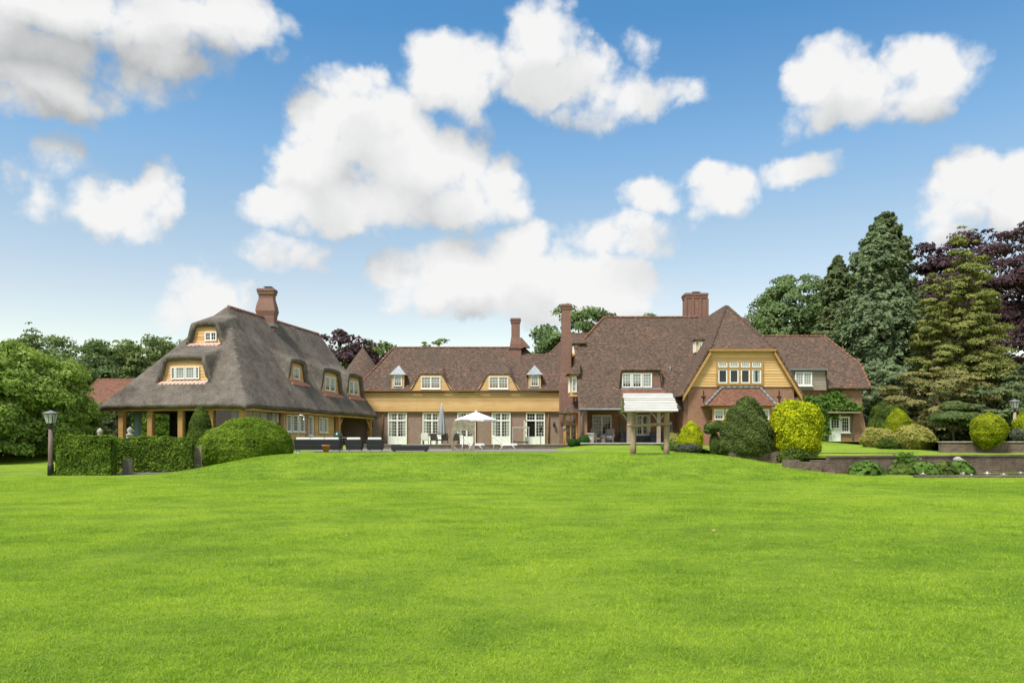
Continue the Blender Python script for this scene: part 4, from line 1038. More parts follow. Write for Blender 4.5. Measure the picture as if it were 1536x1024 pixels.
def garden_walls():
    # retaining wall along the sunken pond garden
    m = MB(); pts = [(13.35, 0), (17, 0), (21, 0), (26, 0), (36, 0)]
    for (a, _), (b, _) in zip(pts[:-1], pts[1:]):
        ya, yb = float(wallY(a)), float(wallY(b))
        za, zb = U(a, ya)+.03, U(b, yb)+.03
        m.mat(0).hexa([(a, ya-.18, -.3), (b, yb-.18, -.3), (b, yb+.18, -.3), (a, ya+.18, -.3), (a, ya-.18, za), (b, yb-.18, zb), (b, yb+.18, zb), (a, ya+.18, za)])
        m.mat(1).hexa([(a, ya-.22, za+.001), (b, yb-.22, zb+.001), (b, yb+.22, zb+.001), (a, ya+.22, za+.001), (a, ya-.22, za+.06), (b, yb-.22, zb+.06), (b, yb+.22, zb+.06), (a, ya+.22, za+.06)])
    o = m.build('retaining_wall', ['brick_old', 'brick_old'], origin=(20, 35, 0)); tag(o, 'weathered brick retaining wall behind the pond plants', 'wall')
    m = MB(); a, b = WX(1174, 33), 12.75; ya = 32.9
    m.box(a, ya-.15, -.1, b, ya+.2, .56); m.box(a, ya-.15, .561, b-.9, ya+.2, .64); o = m.build('stub_wall', 'brick_old', origin=(12, 32.9, 0)); tag(o, 'short stepped brick wall left of the garden steps', 'wall')
    m = MB()
    for k in range(4): m.box(12.78, 32.6+k*.3, -.1, 13.32, 34.2, .14+k*.155)
    o = m.build('garden_steps', 'brick_old', origin=(13, 33, 0)); tag(o, 'narrow brick garden steps beside the retaining wall', 'steps')
    m = MB(); m.box(22.3, 41.3, .6, 60, 41.65, 1.34); m.mat(1); m.box(22.25, 41.25, 1.34, 60, 41.7, 1.40)
    o = m.build('terrace_wall', ['brick_old', 'stone'], origin=(30, 41.5, .8)); tag(o, 'low brick wall across the back lawn behind the yellow globe shrub', 'wall')
    m = MB(); x0, x1 = WX(1094, 35.5), WX(1171, 35.5); m.box(x0, 35.3, .1, x1, 36.6, .92); m.mat(1); m.box(x0+.12, 35.42, .9, x1-.12, 36.5, .96)
    o = m.build('brick_planter', ['brick_old', 'soil'], origin=(11, 35.5, .5)); tag(o, 'low brick planter under the big green cone shrub', 'planter')
    m = MB(); m.box(15.6, 30.75, -.02, 34, 31.0, .10); o = m.build('pond_edging', 'brick_old', origin=(20, 31, 0)); tag(o, 'stone edging along the front of the lily pond', 'edging')
    m = MB(); x0, x1 = WX(1222, 41), WX(1340, 41); m.box(x0, 40.2, .5, x1, 40.42, U(17, 40)+.05); o = m.build('lawn_edging', 'brick_old', origin=(17, 40.3, .8)); tag(o, 'flat brick edging in the lawn beside the small statue', 'edging')
garden_walls()
# ------------------------------------------------------------------ garden furniture and ornaments
def gz(x, y): return float(H(x, y))
TER = .815

def seat_unit(name, label, cat, w, group=None, d=.85, h=.74):
    """tapered wicker seat seen from behind: open shell with arms, cushions, feet"""
    root = thing(name, label, cat, (0, 0, 0), group)
    z0 = .10; t = .10
    def slab(x0, x1, y0, y1, za, zb, k):
        # walls lean outwards towards the top
        m = MB(); m.hexa([(x0+k[0], y0+k[2], za), (x1-k[1], y0+k[2], za), (x1-k[1], y1-k[3], za), (x0+k[0], y1-k[3], za), (x0, y0, zb), (x1, y0, zb), (x1, y1, zb), (x0, y1, zb)]); return m
    b = MB(); e = .09
    b.hexa([(-w/2+e, -d/2+e, z0), (w/2-e, -d/2+e, z0), (w/2-e, d/2-e, z0), (-w/2+e, d/2-e, z0), (-w/2+.04, -d/2+.04, .38), (w/2-.04, -d/2+.04, .38), (w/2-.04, d/2-.04, .38), (-w/2+.04, d/2-.04, .38)])
    b.build('seat_base', 'wicker', root, bevel=.015)
    slab(-w/2, w/2, -d/2, -d/2+t, .10, h-.06, (e, e, e, -.02)).build('backrest', 'wicker', root, bevel=.015)
    for s in (-1, 1):
        m = MB(); x0, x1 = (-w/2, -w/2+t) if s < 0 else (w/2-t, w/2)
        m.hexa([(x0+(e if s < 0 else -.03), -d/2+t, z0), (x1-(e if s > 0 else -.03), -d/2+t, z0), (x1-(e if s > 0 else -.03), d/2-e, z0), (x0+(e if s < 0 else -.03), d/2-e, z0), (x0, -d/2+t, h-.10), (x1, -d/2+t, h-.10), (x1, d/2, h-.10), (x0, d/2, h-.10)])
        m.build('armrest', 'wicker', root, bevel=.012)
    n = max(1, int(round((w-.2)/.8))); cw = (w-2*t-.02)/n
    for i in range(n):
        x0 = -w/2+t+.01+i*cw
        c = MB(); c.box(x0+.01, -d/2+t+.12, .381, x0+cw-.01, d/2-.03, .50); c.build('seat_cushion', 'cushion', root, bevel=.035)
        c = MB(); c.box(x0+.01, -d/2+t+.005, .45, x0+cw-.01, -d/2+t+.15, h+.05); c.build('back_cushion', 'cushion', root, bevel=.04)
    for sx in (-1, 1):
        for sy in (-1, 1):
            f = MB(); f.box(sx*(w/2-.16)-.025, sy*(d/2-.16)-.025, 0, sx*(w/2-.16)+.025, sy*(d/2-.16)+.025, z0+.01); f.build('leg', 'steel', root)
    return root
so = seat_unit('wicker_sofa', 'long black wicker sofa with white cushions, its back to the lawn', 'sofa', 2.62)
so.location = (WX(478, 44.8), 44.8, TER)
ac = seat_unit('wicker_armchair', 'black wicker armchair with white cushion, next to the long sofa', 'armchair', 1.0, 'black wicker armchairs on the terrace')
ac.location = (WX(532, 45), 45, TER)
place(ac, (WX(563, 45.1), 45.1, TER), .04, 'black wicker armchair with white cushion, at the right end of the row')
ac2 = seat_unit('wicker_daybed', 'low dark grey wicker daybed with one short raised end', 'daybed', 2.1, None, .8, .36) if False else None

def daybed():
    x, y = WX(615, 45), 45; w = WX(642.5, 45)-WX(587.5, 45); root = thing('wicker_daybed', 'low dark wicker daybed right of the armchairs, one end raised', 'daybed', (x, y, TER))
    m = MB(); m.hexa([(x-w/2+.05, y-.4, TER+.06), (x+w/2-.02, y-.4, TER+.06), (x+w/2-.02, y+.4, TER+.06), (x-w/2+.05, y+.4, TER+.06), (x-w/2, y-.42, TER+.33), (x+w/2, y-.42, TER+.33), (x+w/2, y+.42, TER+.33), (x-w/2, y+.42, TER+.33)]); m.build('base', 'wicker', root, bevel=.02)
    m = MB(); m.box(x-w/2+.02, y-.38, TER+.331, x-w/2+.5, y+.38, TER+.40); m.build('headrest', 'wicker', root, bevel=.02)
    m = MB(); m.box(x-w/2+.55, y-.34, TER+.331, x+w/2-.06, y+.34, TER+.36); m.build('mattress', 'dark_panel', root, bevel=.01)
    for sx in (-1, 1):
        for sy in (-1, 1):
            m = MB(); m.box(x+sx*(w/2-.15)-.03, y+sy*.3-.03, TER, x+sx*(w/2-.15)+.03, y+sy*.3+.03, TER+.07); m.build('leg', 'black_metal', root)
daybed()

def flower_pot():
    x, y = WX(489, 43.2), 43.2; z = gz(x, y)
    m = MB(); m.lathe((x, y, z), [(.14, 0), (.20, .32), (.225, .325), (.225, .40), (.19, .40), (.17, .33), (.02, .33)], 20)
    tag(m.build('flower_pot', 'terracotta', origin=(x, y, z)), 'terracotta flower pot on the grass in front of the long sofa', 'pot')
flower_pot()

def barbecue():
    x, y = WX(507, 50), 50; root = thing('ceramic_barbecue', 'round green ceramic barbecue standing behind the sofa', 'barbecue', (x, y, TER))
    m = MB(); m.lathe((x, y, TER+.45), [(.12, 0), (.25, .08), (.30, .25), (.31, .36)], 20); m.build('firebowl', 'ceramic_green', root)
    m = MB(); m.lathe((x, y, TER+.82), [(.31, 0), (.30, .10), (.22, .27), (.10, .35), (.07, .40)], 20); l = m.build('lid', 'ceramic_green', root)
    m = MB(); m.lathe((x, y, TER+1.21), [(.07, 0), (.07, .05), (.03, .07)], 12); m.build('vent_cap', 'black_metal', l)
    for s in (-1, 1):
        m = MB(); m.box(x+s*.45-.16, y-.2, TER+.78, x+s*.45+.16, y+.2, TER+.81); m.build('side_shelf', 'teak', root)
        m = MB(); m.box(x+s*.25-.02, y-.2, TER, x+s*.25+.02, y-.16, TER+.6); m.box(x+s*.25-.02, y+.16, TER, x+s*.25+.02, y+.2, TER+.6); m.build('leg', 'black_metal', root)
barbecue()

def shower():
    x, y = WX(447.5, 49), 49; z = gz(x, y); h = WZ(626, 49); root = thing('garden_shower', 'slim steel garden shower with a curved hook top', 'shower', (x, y, z))
    r = .17; pts = [(x, y, z), (x, y, h)]+[(x+r-r*math.cos(a), y, h+r*math.sin(a)) for a in np.linspace(.3, math.pi, 8)]+[(x+2*r, y, h-.08)]
    m = MB(); m.tube(pts, .032, 8); m.build('pole', 'steel', root)
    m = MB(); m.lathe((x+2*r, y, h-.16), [(.08, 0), (.08, .03), (.04, .09)], 14); m.build('shower_head', 'steel', root)
    m = MB(); m.lathe((x, y, z), [(.16, 0), (.16, .03), (.05, .05)], 14); m.build('base', 'steel', root)
shower()

def parasols():
    Y = 62; x = WX(662.5, Y); z = gz(x, Y); root = thing('folded_parasol', 'grey parasol folded shut beside the dining table', 'parasol', (x, Y, z))
    m = MB(); m.tube([(x, Y, z), (x, Y, WZ(607, Y))], .03, 8); m.build('pole', 'steel', root)
    zt = WZ(607, Y); zb = WZ(652, Y); L = zt-zb
    m = MB(); m.lathe((x, Y, zb), [(.26, 0), (.30, .12), (.27, .5), (.22, L*.5), (.12, L*.8), (.05, L-.03)], 48, flute=.22, nf=8); m.build('canopy', 'canvas_grey', root)
    m = MB(); m.lathe((x, Y, zt-.04), [(.05, 0), (.035, .12), (.01, .16)], 8); m.build('finial', 'white_paint', root)
    m = MB(); m.lathe((x, Y, z), [(.3, 0), (.3, .07), (.05, .12)], 16); m.build('base', 'stone', root)
    Y = 56; x = WX(714, Y); z = gz(x, Y); root = thing('open_parasol', 'open white square parasol over the sun loungers', 'parasol', (x, Y, z))
    zt = WZ(617, Y); zr = WZ(629.5, Y); R = WX(746, Y)-x; Rl = R*1.02
    m = MB(); n = 4; rim = [(x+Rl*math.cos(a)*1.02, Y+Rl*math.sin(a), zr) for a in [math.radians(22+45*k) for k in range(8)]]
    mids = []
    for k in range(8):
        a, b = Vector(rim[k]), Vector(rim[(k+1) % 8]); mid = (a+b)/2+Vector((0, 0, .03))
        m.poly([a, mid, (x, Y, zt)]); m.poly([mid, b, (x, Y, zt)]); m.poly([b, mid, mid-Vector((0, 0, .13)), b-Vector((0, 0, .13))]); m.poly([mid, a, a-Vector((0, 0, .13)), mid-Vector((0, 0, .13))])
    c = m.build('canopy', 'canvas_white', root)
    for k in range(8):
        r = MB(); r.tube([(x, Y, zt-.05), tuple(Vector(rim[k])-Vector((0, 0, .03)))], .014, 5); r.build('rib', 'steel', root)
    px = WX(721.5, Y+.2)
    m = MB(); m.tube([(x, Y, z), (x, Y, zt+.03)], .03, 8); m.build('pole', 'oak_dark', root)
    m = MB(); m.lathe((x, Y, zt), [(.05, 0), (.04, .06), (.01, .12)], 8); m.build('finial', 'white_paint', root)
    m = MB(); m.box(x-.35, Y-.35, z, x+.35, Y+.35, z+.08); m.build('base', 'stone', root)
parasols()

def lounger(name, label, px0, px1, Y, group):
    """white sun lounger, raised back on the left"""
    x0, x1 = WX(px0, Y), WX(px1, Y); z = TER if Y < 60 else gz(x0, Y); L = x1-x0; root = thing(name, label, 'sun lounger', ((x0+x1)/2, Y, z), group)
    f = MB()
    for s in (-.34, .34): f.tube([(x0+L*.3, Y+s, z+.30), (x1, Y+s, z+.30)], .025, 6)
    for k in range(5): f.box(x0+L*.35+k*L*.14, Y-.34, z+.29, x0+L*.35+k*L*.14+.05, Y+.34, z+.31)
    f.build('frame', 'white_paint', root)
    for (a, b) in ((x1-.35, x1-.1), (x0+L*.42, x0+L*.30)):
        for s in (-.34, .34): m = MB(); m.tube([(a, Y+s, z+.30), (b, Y+s, z)], .022, 6); m.build('leg', 'white_paint', root)
    m = MB(); m.hexa([(x0+L*.42, Y-.33, z+.325), (x1-.02, Y-.33, z+.325), (x1-.02, Y+.33, z+.325), (x0+L*.42, Y+.33, z+.325), (x0+L*.44, Y-.33, z+.42), (x1-.02, Y-.33, z+.42), (x1-.02, Y+.33, z+.42), (x0+L*.44, Y+.33, z+.42)]); m.build('seat_cushion', 'cushion', root, bevel=.02)
    m = MB(); m.hexa([(x0-.05, Y-.33, z+.90), (x0+L*.40, Y-.33, z+.32), (x0+L*.40, Y+.33, z+.32), (x0-.05, Y+.33, z+.90), (x0+.06, Y-.33, z+.99), (x0+L*.46, Y-.33, z+.42), (x0+L*.46, Y+.33, z+.42), (x0+.06, Y+.33, z+.99)]); m.build('back_cushion', 'cushion', root, bevel=.02)
    m = MB(); m.tube([(x0+L*.1, Y-.3, z+.72), (x0+L*.02, Y-.3, z)], .02, 6); m.tube([(x0+L*.1, Y+.3, z+.72), (x0+L*.02, Y+.3, z)], .02, 6); m.build('back_support', 'white_paint', root)
lounger('sun_lounger', 'white sun lounger partly behind the round steel sculpture', 692, 727, 53, 'white sun loungers on the terrace')
lounger('sun_lounger', 'white sun lounger standing free in front of the fourth french door', 739, 776, 53.5, 'white sun loungers on the terrace')

def sculpture():
    """square plate of brushed metal with a round opening, arched top and a stem inside"""
    Y = 47; z = TER; x0, x1 = WX(677, Y), WX(712.5, Y); cx = (x0+x1)/2; hw = (x1-x0)/2; zt = WZ(633, Y); root = thing('metal_sculpture', 'brushed metal garden sculpture, a tall plate with a large round hole', 'sculpture', (cx, Y, z))
    rc = hw*.86; zc = z+rc+.05; m = MB(); N = 40
    def outer(a):
        dx, dz = math.cos(a), math.sin(a)
        tx = hw/abs(dx) if abs(dx) > 1e-6 else 9; tz = ((zt-zc) if dz > 0 else (zc-z))/abs(dz) if abs(dz) > 1e-6 else 9
        t = min(tx, tz); X, Zz = cx+dx*t, zc+dz*t
        if dz > 0 and abs(Zz-zt) < 1e-4: Zz = zt+.16*(1-((X-cx)/hw)**2)
        return X, Zz
    for k in range(N):
        a, b = 2*math.pi*k/N, 2*math.pi*(k+1)/N
        i0, i1 = (cx+rc*math.cos(a), zc+rc*math.sin(a)), (cx+rc*math.cos(b), zc+rc*math.sin(b)); o0, o1 = outer(a), outer(b)
        for yy, fl in ((Y-.03, 1), (Y+.03, 0)):
            q = [(i0[0], yy, i0[1]), (o0[0], yy, o0[1]), (o1[0], yy, o1[1]), (i1[0], yy, i1[1])]; m.poly(q if fl else q[::-1])
        m.poly([(i0[0], Y-.03, i0[1]), (i1[0], Y-.03, i1[1]), (i1[0], Y+.03, i1[1]), (i0[0], Y+.03, i0[1])]); m.poly([(o1[0], Y-.03, o1[1]), (o0[0], Y-.03, o0[1]), (o0[0], Y+.03, o0[1]), (o1[0], Y+.03, o1[1])])
    m.build('plate', 'corten', root)
    m = MB(); m.tube([(cx+.05, Y, z+.05), (cx+.02, Y, z+.9), (cx+.03, Y, zc+rc)], .022, 6); m.build('stem', 'oak_dark', root)
sculpture()

def frame_stand():
    Y = 64; x0, x1 = WX(769, Y), WX(793, Y); z = gz(x0, Y); zt = WZ(640, Y); root = thing('steel_frame_stand', 'square steel frame stand with a dark shelf by the fourth door', 'stand', ((x0+x1)/2, Y, z))
    m = MB(); m.box(x0-.03, Y-.6, zt-.09, x1+.05, Y+.6, zt); m.build('top', 'steel', root)
    for x in (x0, x1):
        for y in (Y-.57, Y+.57): m = MB(); m.box(x-.03, y-.03, z, x+.03, y+.03, zt-.09); m.build('leg', 'steel', root)
    m = MB(); m.box(x0+.04, Y-.5, z+.18, x1-.04, Y+.5, z+.30); m.build('shelf', 'dark_panel', root)
frame_stand()

def heater():
    Y = 67; x = WX(811, Y); z = gz(x, Y); root = thing('patio_torch', 'thin dark patio torch in front of the open french door', 'torch', (x, Y, z))
    m = MB(); m.tube([(x, Y, z), (x, Y, z+1.1)], .03, 6); m.build('pole', 'black_metal', root)
    m = MB(); m.lathe((x, Y, z+1.1), [(.06, 0), (.13, .3), (.11, .38), (.02, .45)], 10); m.build('burner', 'black_metal', root)
    m = MB(); m.lathe((x, Y, z), [(.2, 0), (.2, .04), (.04, .06)], 12); m.build('base', 'black_metal', root)
    Y = 58.8; x = WX(846.5, Y); z = gz(x, Y); root = thing('mailbox_post', 'small grey box on a post beside the timber entrance bay', 'post', (x, Y, z))
    m = MB(); m.tube([(x, Y, z), (x, Y, z+1.3)], .035, 6); m.build('pole', 'oak', root)
    m = MB(); m.lathe((x, Y, z+1.3), [(.10, 0), (.16, .08), (.14, .2), (.04, .26)], 10); m.build('head', 'lead', root)
heater()

def dining():
    Y = 63; x0, x1 = WX(629, Y), WX(693, Y); z = gz((x0+x1)/2, Y); root = thing('dining_table', 'long teak garden dining table in front of the second door', 'table', ((x0+x1)/2, Y, z))
    m = MB()
    for k in range(6): m.box(x0, Y-.5+k*.168, z+.71, x1, Y-.5+k*.168+.16, z+.75)
    m.build('tabletop', 'teak', root)
    for x in (x0+.3, x1-.3):
        for y in (Y-.38, Y+.38): m = MB(); m.box(x-.045, y-.045, z, x+.045, y+.045, z+.709); m.build('leg', 'teak', root)
    def chair(x, y, rz, label, mat, cush):
        r = thing('garden_chair', label, 'chair', (0, 0, 0), 'garden chairs round the dining table')
        m = MB(); m.box(-.27, -.27, .36, .27, .27, .43); m.build('seat', mat, r, bevel=.01)
        m = MB(); m.hexa([(-.25, -.29, .43), (.25, -.29, .43), (.25, -.23, .43), (-.25, -.23, .43), (-.27, -.37, .92), (.27, -.37, .92), (.27, -.31, .92), (-.27, -.31, .92)]); m.build('backrest', mat, r, bevel=.015)
        for s in (-1, 1):
            m = MB(); m.box(s*.27-.03, -.27, .60, s*.27+.03, .25, .65); m.build('armrest', mat, r)
            for t in (-1, 1): m = MB(); m.box(s*.25-.025, t*.24-.025, 0, s*.25+.025, t*.24+.025, .60 if t > 0 else .40); m.build('leg', mat, r)
        if cush: m = MB(); m.box(-.24, -.22, .431, .24, .25, .49); m.build('cushion', 'cushion', r, bevel=.02)
        r.location = (x, y, z); r.rotation_euler = (0, 0, rz); return r
    for px, y, rz, lab, mt, cu in ((637.5, Y-.75, 0, 'white cushioned garden chair at the left end of the dining table', 'white_paint', 1),
        (651, Y-.8, 0, 'dark wicker garden chair left of the folded parasol, back to the lawn', 'wicker_brown', 0),
        (667, Y-.8, .06, 'dark wicker garden chair right of the folded parasol, back to the lawn', 'wicker_brown', 0),
        (684, Y-.75, -.05, 'dark wicker garden chair seen through the hole of the metal sculpture', 'wicker_brown', 0),
        (659, Y+.85, math.pi, 'white cushioned garden chair on the far side of the dining table', 'white_paint', 1)):
        chair(WX(px, y), y, rz, lab, mt, cu)
dining()

def porch_furniture():
    z = 1.27
    def armchair(px, Y, rz, label, cush):
        r = thing('rattan_chair', label, 'chair', (0, 0, 0), 'grey rattan chairs under the porch')
        m = MB(); m.box(-.32, -.32, .25, .32, .32, .40); m.build('seat', 'wicker_grey', r, bevel=.02)
        m = MB(); m.hexa([(-.30, .24, .40), (.30, .24, .40), (.30, .32, .40), (-.30, .32, .40), (-.33, .36, 1.05), (.33, .36, 1.05), (.33, .44, 1.05), (-.33, .44, 1.05)]); m.build('backrest', 'wicker_grey', r, bevel=.03)
        for s in (-1, 1):
            m = MB(); m.box(s*.32-.05, -.32, .40, s*.32+.05, .30, .64); m.build('armrest', 'wicker_grey', r, bevel=.02)
            for t in (-1, 1): m = MB(); m.box(s*.28-.03, t*.28-.03, 0, s*.28+.03, t*.28+.03, .26); m.build('leg', 'wicker_grey', r)
        m = MB(); m.box(-.24, -.28, .401, .24, .2, .50); m.build('cushion', cush, r, bevel=.03)
        r.location = (WX(px, Y), Y, z); r.rotation_euler = (0, 0, rz)
    armchair(895.5, 59.2, .5, 'grey rattan chair with a dark cushion under the porch', 'dark_panel')
    armchair(914.5, 59.4, -.25, 'grey rattan chair with a pale cushion under the porch', 'cushion')
    x = WX(905, 58.9); r = thing('rattan_side_table', 'small round rattan table between the two porch chairs', 'table', (x, 58.9, z))
    m = MB(); m.lathe((x, 58.9, z), [(.16, 0), (.13, .25), (.2, .45)], 14); m.build('pedestal', 'wicker_grey', r)
    m = MB(); m.lathe((x, 58.9, z+.45), [(.27, 0), (.27, .04)], 18); m.build('tabletop', 'wicker_grey', r)
    x = WX(886, 58.3); m = MB(); m.lathe((x, 58.3, z), [(.22, 0), (.28, .3), (.26, .62), (.30, .64), (.30, .70)], 14); tag(m.build('stone_urn', 'pale_stone', origin=(x, 58.3, z)), 'squat pale stone urn at the left edge of the porch', 'urn')
    r = thing('folded_green_parasol', 'folded green parasol leaning against the porch wall', 'parasol', (WX(934, 60.5), 60.5, z))
    a, b = Vector((WX(934.5, 60.2), 60.0, z)), Vector((WX(928.5, 61.05), 61.05, WZ(627, 61)))
    m = MB(); m.tube([a, a.lerp(b, .25), a.lerp(b, .6), a.lerp(b, .9), b], [.09, .12, .10, .06, .03], 10); m.build('canopy', 'canvas_green', r)
    m = MB(); m.tube([a-(b-a)*.0, a+(b-a)*1.05], .022, 6); m.build('pole', 'oak_dark', r)
    for px, w, lab in ((936, .7, 'dark grey box bench behind the folded green parasol'), (985, .95, 'dark grey box bench right of the porch window')):
        Y = 60.3; x = WX(px, Y); r = thing('storage_bench', lab, 'bench', (x, Y, z), 'dark benches under the porch')
        m = MB(); m.box(x-w/2, Y-.25, z, x+w/2, Y+.3, z+.42); m.build('box', 'dark_panel', r, bevel=.015)
        m = MB(); m.box(x-w/2-.02, Y+.22, z+.421, x+w/2+.02, Y+.3, z+.80); m.build('backrest', 'dark_panel', r, bevel=.015)
porch_furniture()

def well():
    Y = 37; xa, xb = WX(949.5, Y), WX(999.5, Y); z = min(gz(xa, Y), gz(xb, Y)); root = thing('well_canopy', 'rustic log well frame with a bleached plank roof on the lawn', 'well', ((xa+xb)/2, Y, z))
    zt = WZ(617.5, Y)
    for x in (xa, xb):
        m = MB(); pts = [(x, Y, z-.2)]+[(x+random.uniform(-.02, .02), Y+random.uniform(-.02, .02), z+(zt+.25-z)*k/6) for k in range(1, 7)]
        m.tube(pts, [.15, .14, .132, .138, .128, .13, .125], 10); m.build('post', 'weathered_log', root)
    m = MB(); zb = WZ(637, Y); m.tube([(WX(944, Y), Y-.20, zb-.06), ((xa+xb)/2, Y-.22, zb), (WX(1006, Y), Y-.2, zb+.06)], [.07, .085, .075], 9); m.build('crossbar', 'weathered_log', root)
    m = MB(); m.tube([(xa-.25, Y+.18, zb-.02), (xb+.2, Y+.2, zb+.02)], .06, 8); m.build('crossbar', 'weathered_log', root)
    l0, r0, l1, r1 = WX(935, Y), WX(1008.5, Y), WX(934, Y), WX(1013, Y); ztop = WZ(590, Y); yf, yt = Y-.75, Y
    for sg in (-1, 1):
        m = MB(); n = 7
        for k in range(n):
            f0, f1 = k/n, (k+1)/n+.03
            zz0, zz1 = zt+(ztop-zt)*f0, zt+(ztop-zt)*min(1, f1); ya, yb = Y+sg*.75*(1-f0), Y+sg*.75*(1-min(1, f1)); la, lb = l1+(l0-l1)*f0, l1+(l0-l1)*f1; ra, rb = r1+(r0-r1)*f0, r1+(r0-r1)*f1
            j = random.uniform(-.03, .03); t = .05
            q = [(la+j, ya, zz0+t), (ra+j, ya, zz0+t), (rb+j, yb, zz1+.012), (lb+j, yb, zz1+.012)]
            p = [(a, b, c-.035-(.02 if i < 2 else 0)) for i, (a, b, c) in enumerate(q)]
            m.hexa(p+q if sg < 0 else [p[1], p[0], p[3], p[2], q[1], q[0], q[3], q[2]])
        m.build('roof_planks', 'weathered_board', root)
    m = MB()
    for x in (xa-.1, xb+.1): m.poly([(x, Y-.6, zt-.02), (x, Y+.6, zt-.02), (x, Y, ztop-.1)]); m.tube([(x, Y-.62, zt), (x, Y, ztop-.08), (x, Y+.62, zt)], .045, 6)
    m.build('rafter', 'weathered_log', root)
    m = MB(); m.lathe(((xa+xb)/2, Y, z-.1), [(.9, 0), (.9, .13), (.72, .13), (.72, .08)], 20); m.build('ground_ring', 'soil', root)
well()

def lantern(px, Y, pytop, label, name, hpost, post, tint):
    x = WX(px, Y); z = gz(x, Y) if px < 1000 else 1.36; zt = WZ(pytop, Y); root = thing(name, label, 'lamp post', (x, Y, z)); hh = zt-z
    m = MB(); m.mat(0).tube([(x+.02, Y, z-.1), (x, Y, z+hh*.2), (x, Y, zt-.75)], [.115, .10, .085], 8); m.build('post', post, root)
    m = MB(); m.lathe((x, Y, z), [(.125, 0), (.12, .42), (.10, .46)], 8); m.build('base', 'black_metal', root)
    m = MB(); m.box(x-.22, Y-.05, zt-.76, x+.22, Y+.05, zt-.71); m.lathe((x, Y, zt-.72), [(.10, 0), (.06, .10), (.06, .16), (.16, .20)], 8); m.build('bracket', 'black_metal', root)
    g = MB(); b0, b1 = .13, .20; za, zb = zt-.52, zt-.12
    c = lambda r, zz: [(x-r, Y-r, zz), (x+r, Y-r, zz), (x+r, Y+r, zz), (x-r, Y+r, zz)]
    A, B = c(b0, za), c(b1, zb)
    for k in range(4): g.poly([A[k], A[(k+1) % 4], B[(k+1) % 4], B[k]])
    lan = MB()
    for k in range(4): lan.tube([A[k], B[k]], .02, 5); lan.tube([A[k], A[(k+1) % 4]], .018, 5); lan.tube([B[k], B[(k+1) % 4]], .018, 5)
    md = lambda a, b: tuple((Vector(a)+Vector(b))/2)
    for k in range(4): lan.tube([md(A[k], A[(k+1) % 4]), md(B[k], B[(k+1) % 4])], .012, 5)
    lo = lan.build('lantern', 'black_metal', root); g.build('pane', 'lantern_glass', lo)
    m = MB(); m.lathe((x, Y, za+.02), [(.05, 0), (.06, .2), (.02, .3)], 8); m.build('bulb', 'white_paint', lo)
    m = MB(); m.lathe((x, Y, zb), [(.29, 0), (.29, .03), (.20, .08), (.07, .11), (.03, .14)], 12); m.build('cap', 'lead', root)
lantern(76, 32.7, 616, 'old wooden garden lamp post with a glass lantern by the clipped hedge', 'lamp_post', 2.6, 'post_wood', 1)
lantern(1522, 47, 599, 'pale timber lamp post with a lantern among the right-hand shrubs', 'lamp_post', 2.2, 'old_boards', 1)

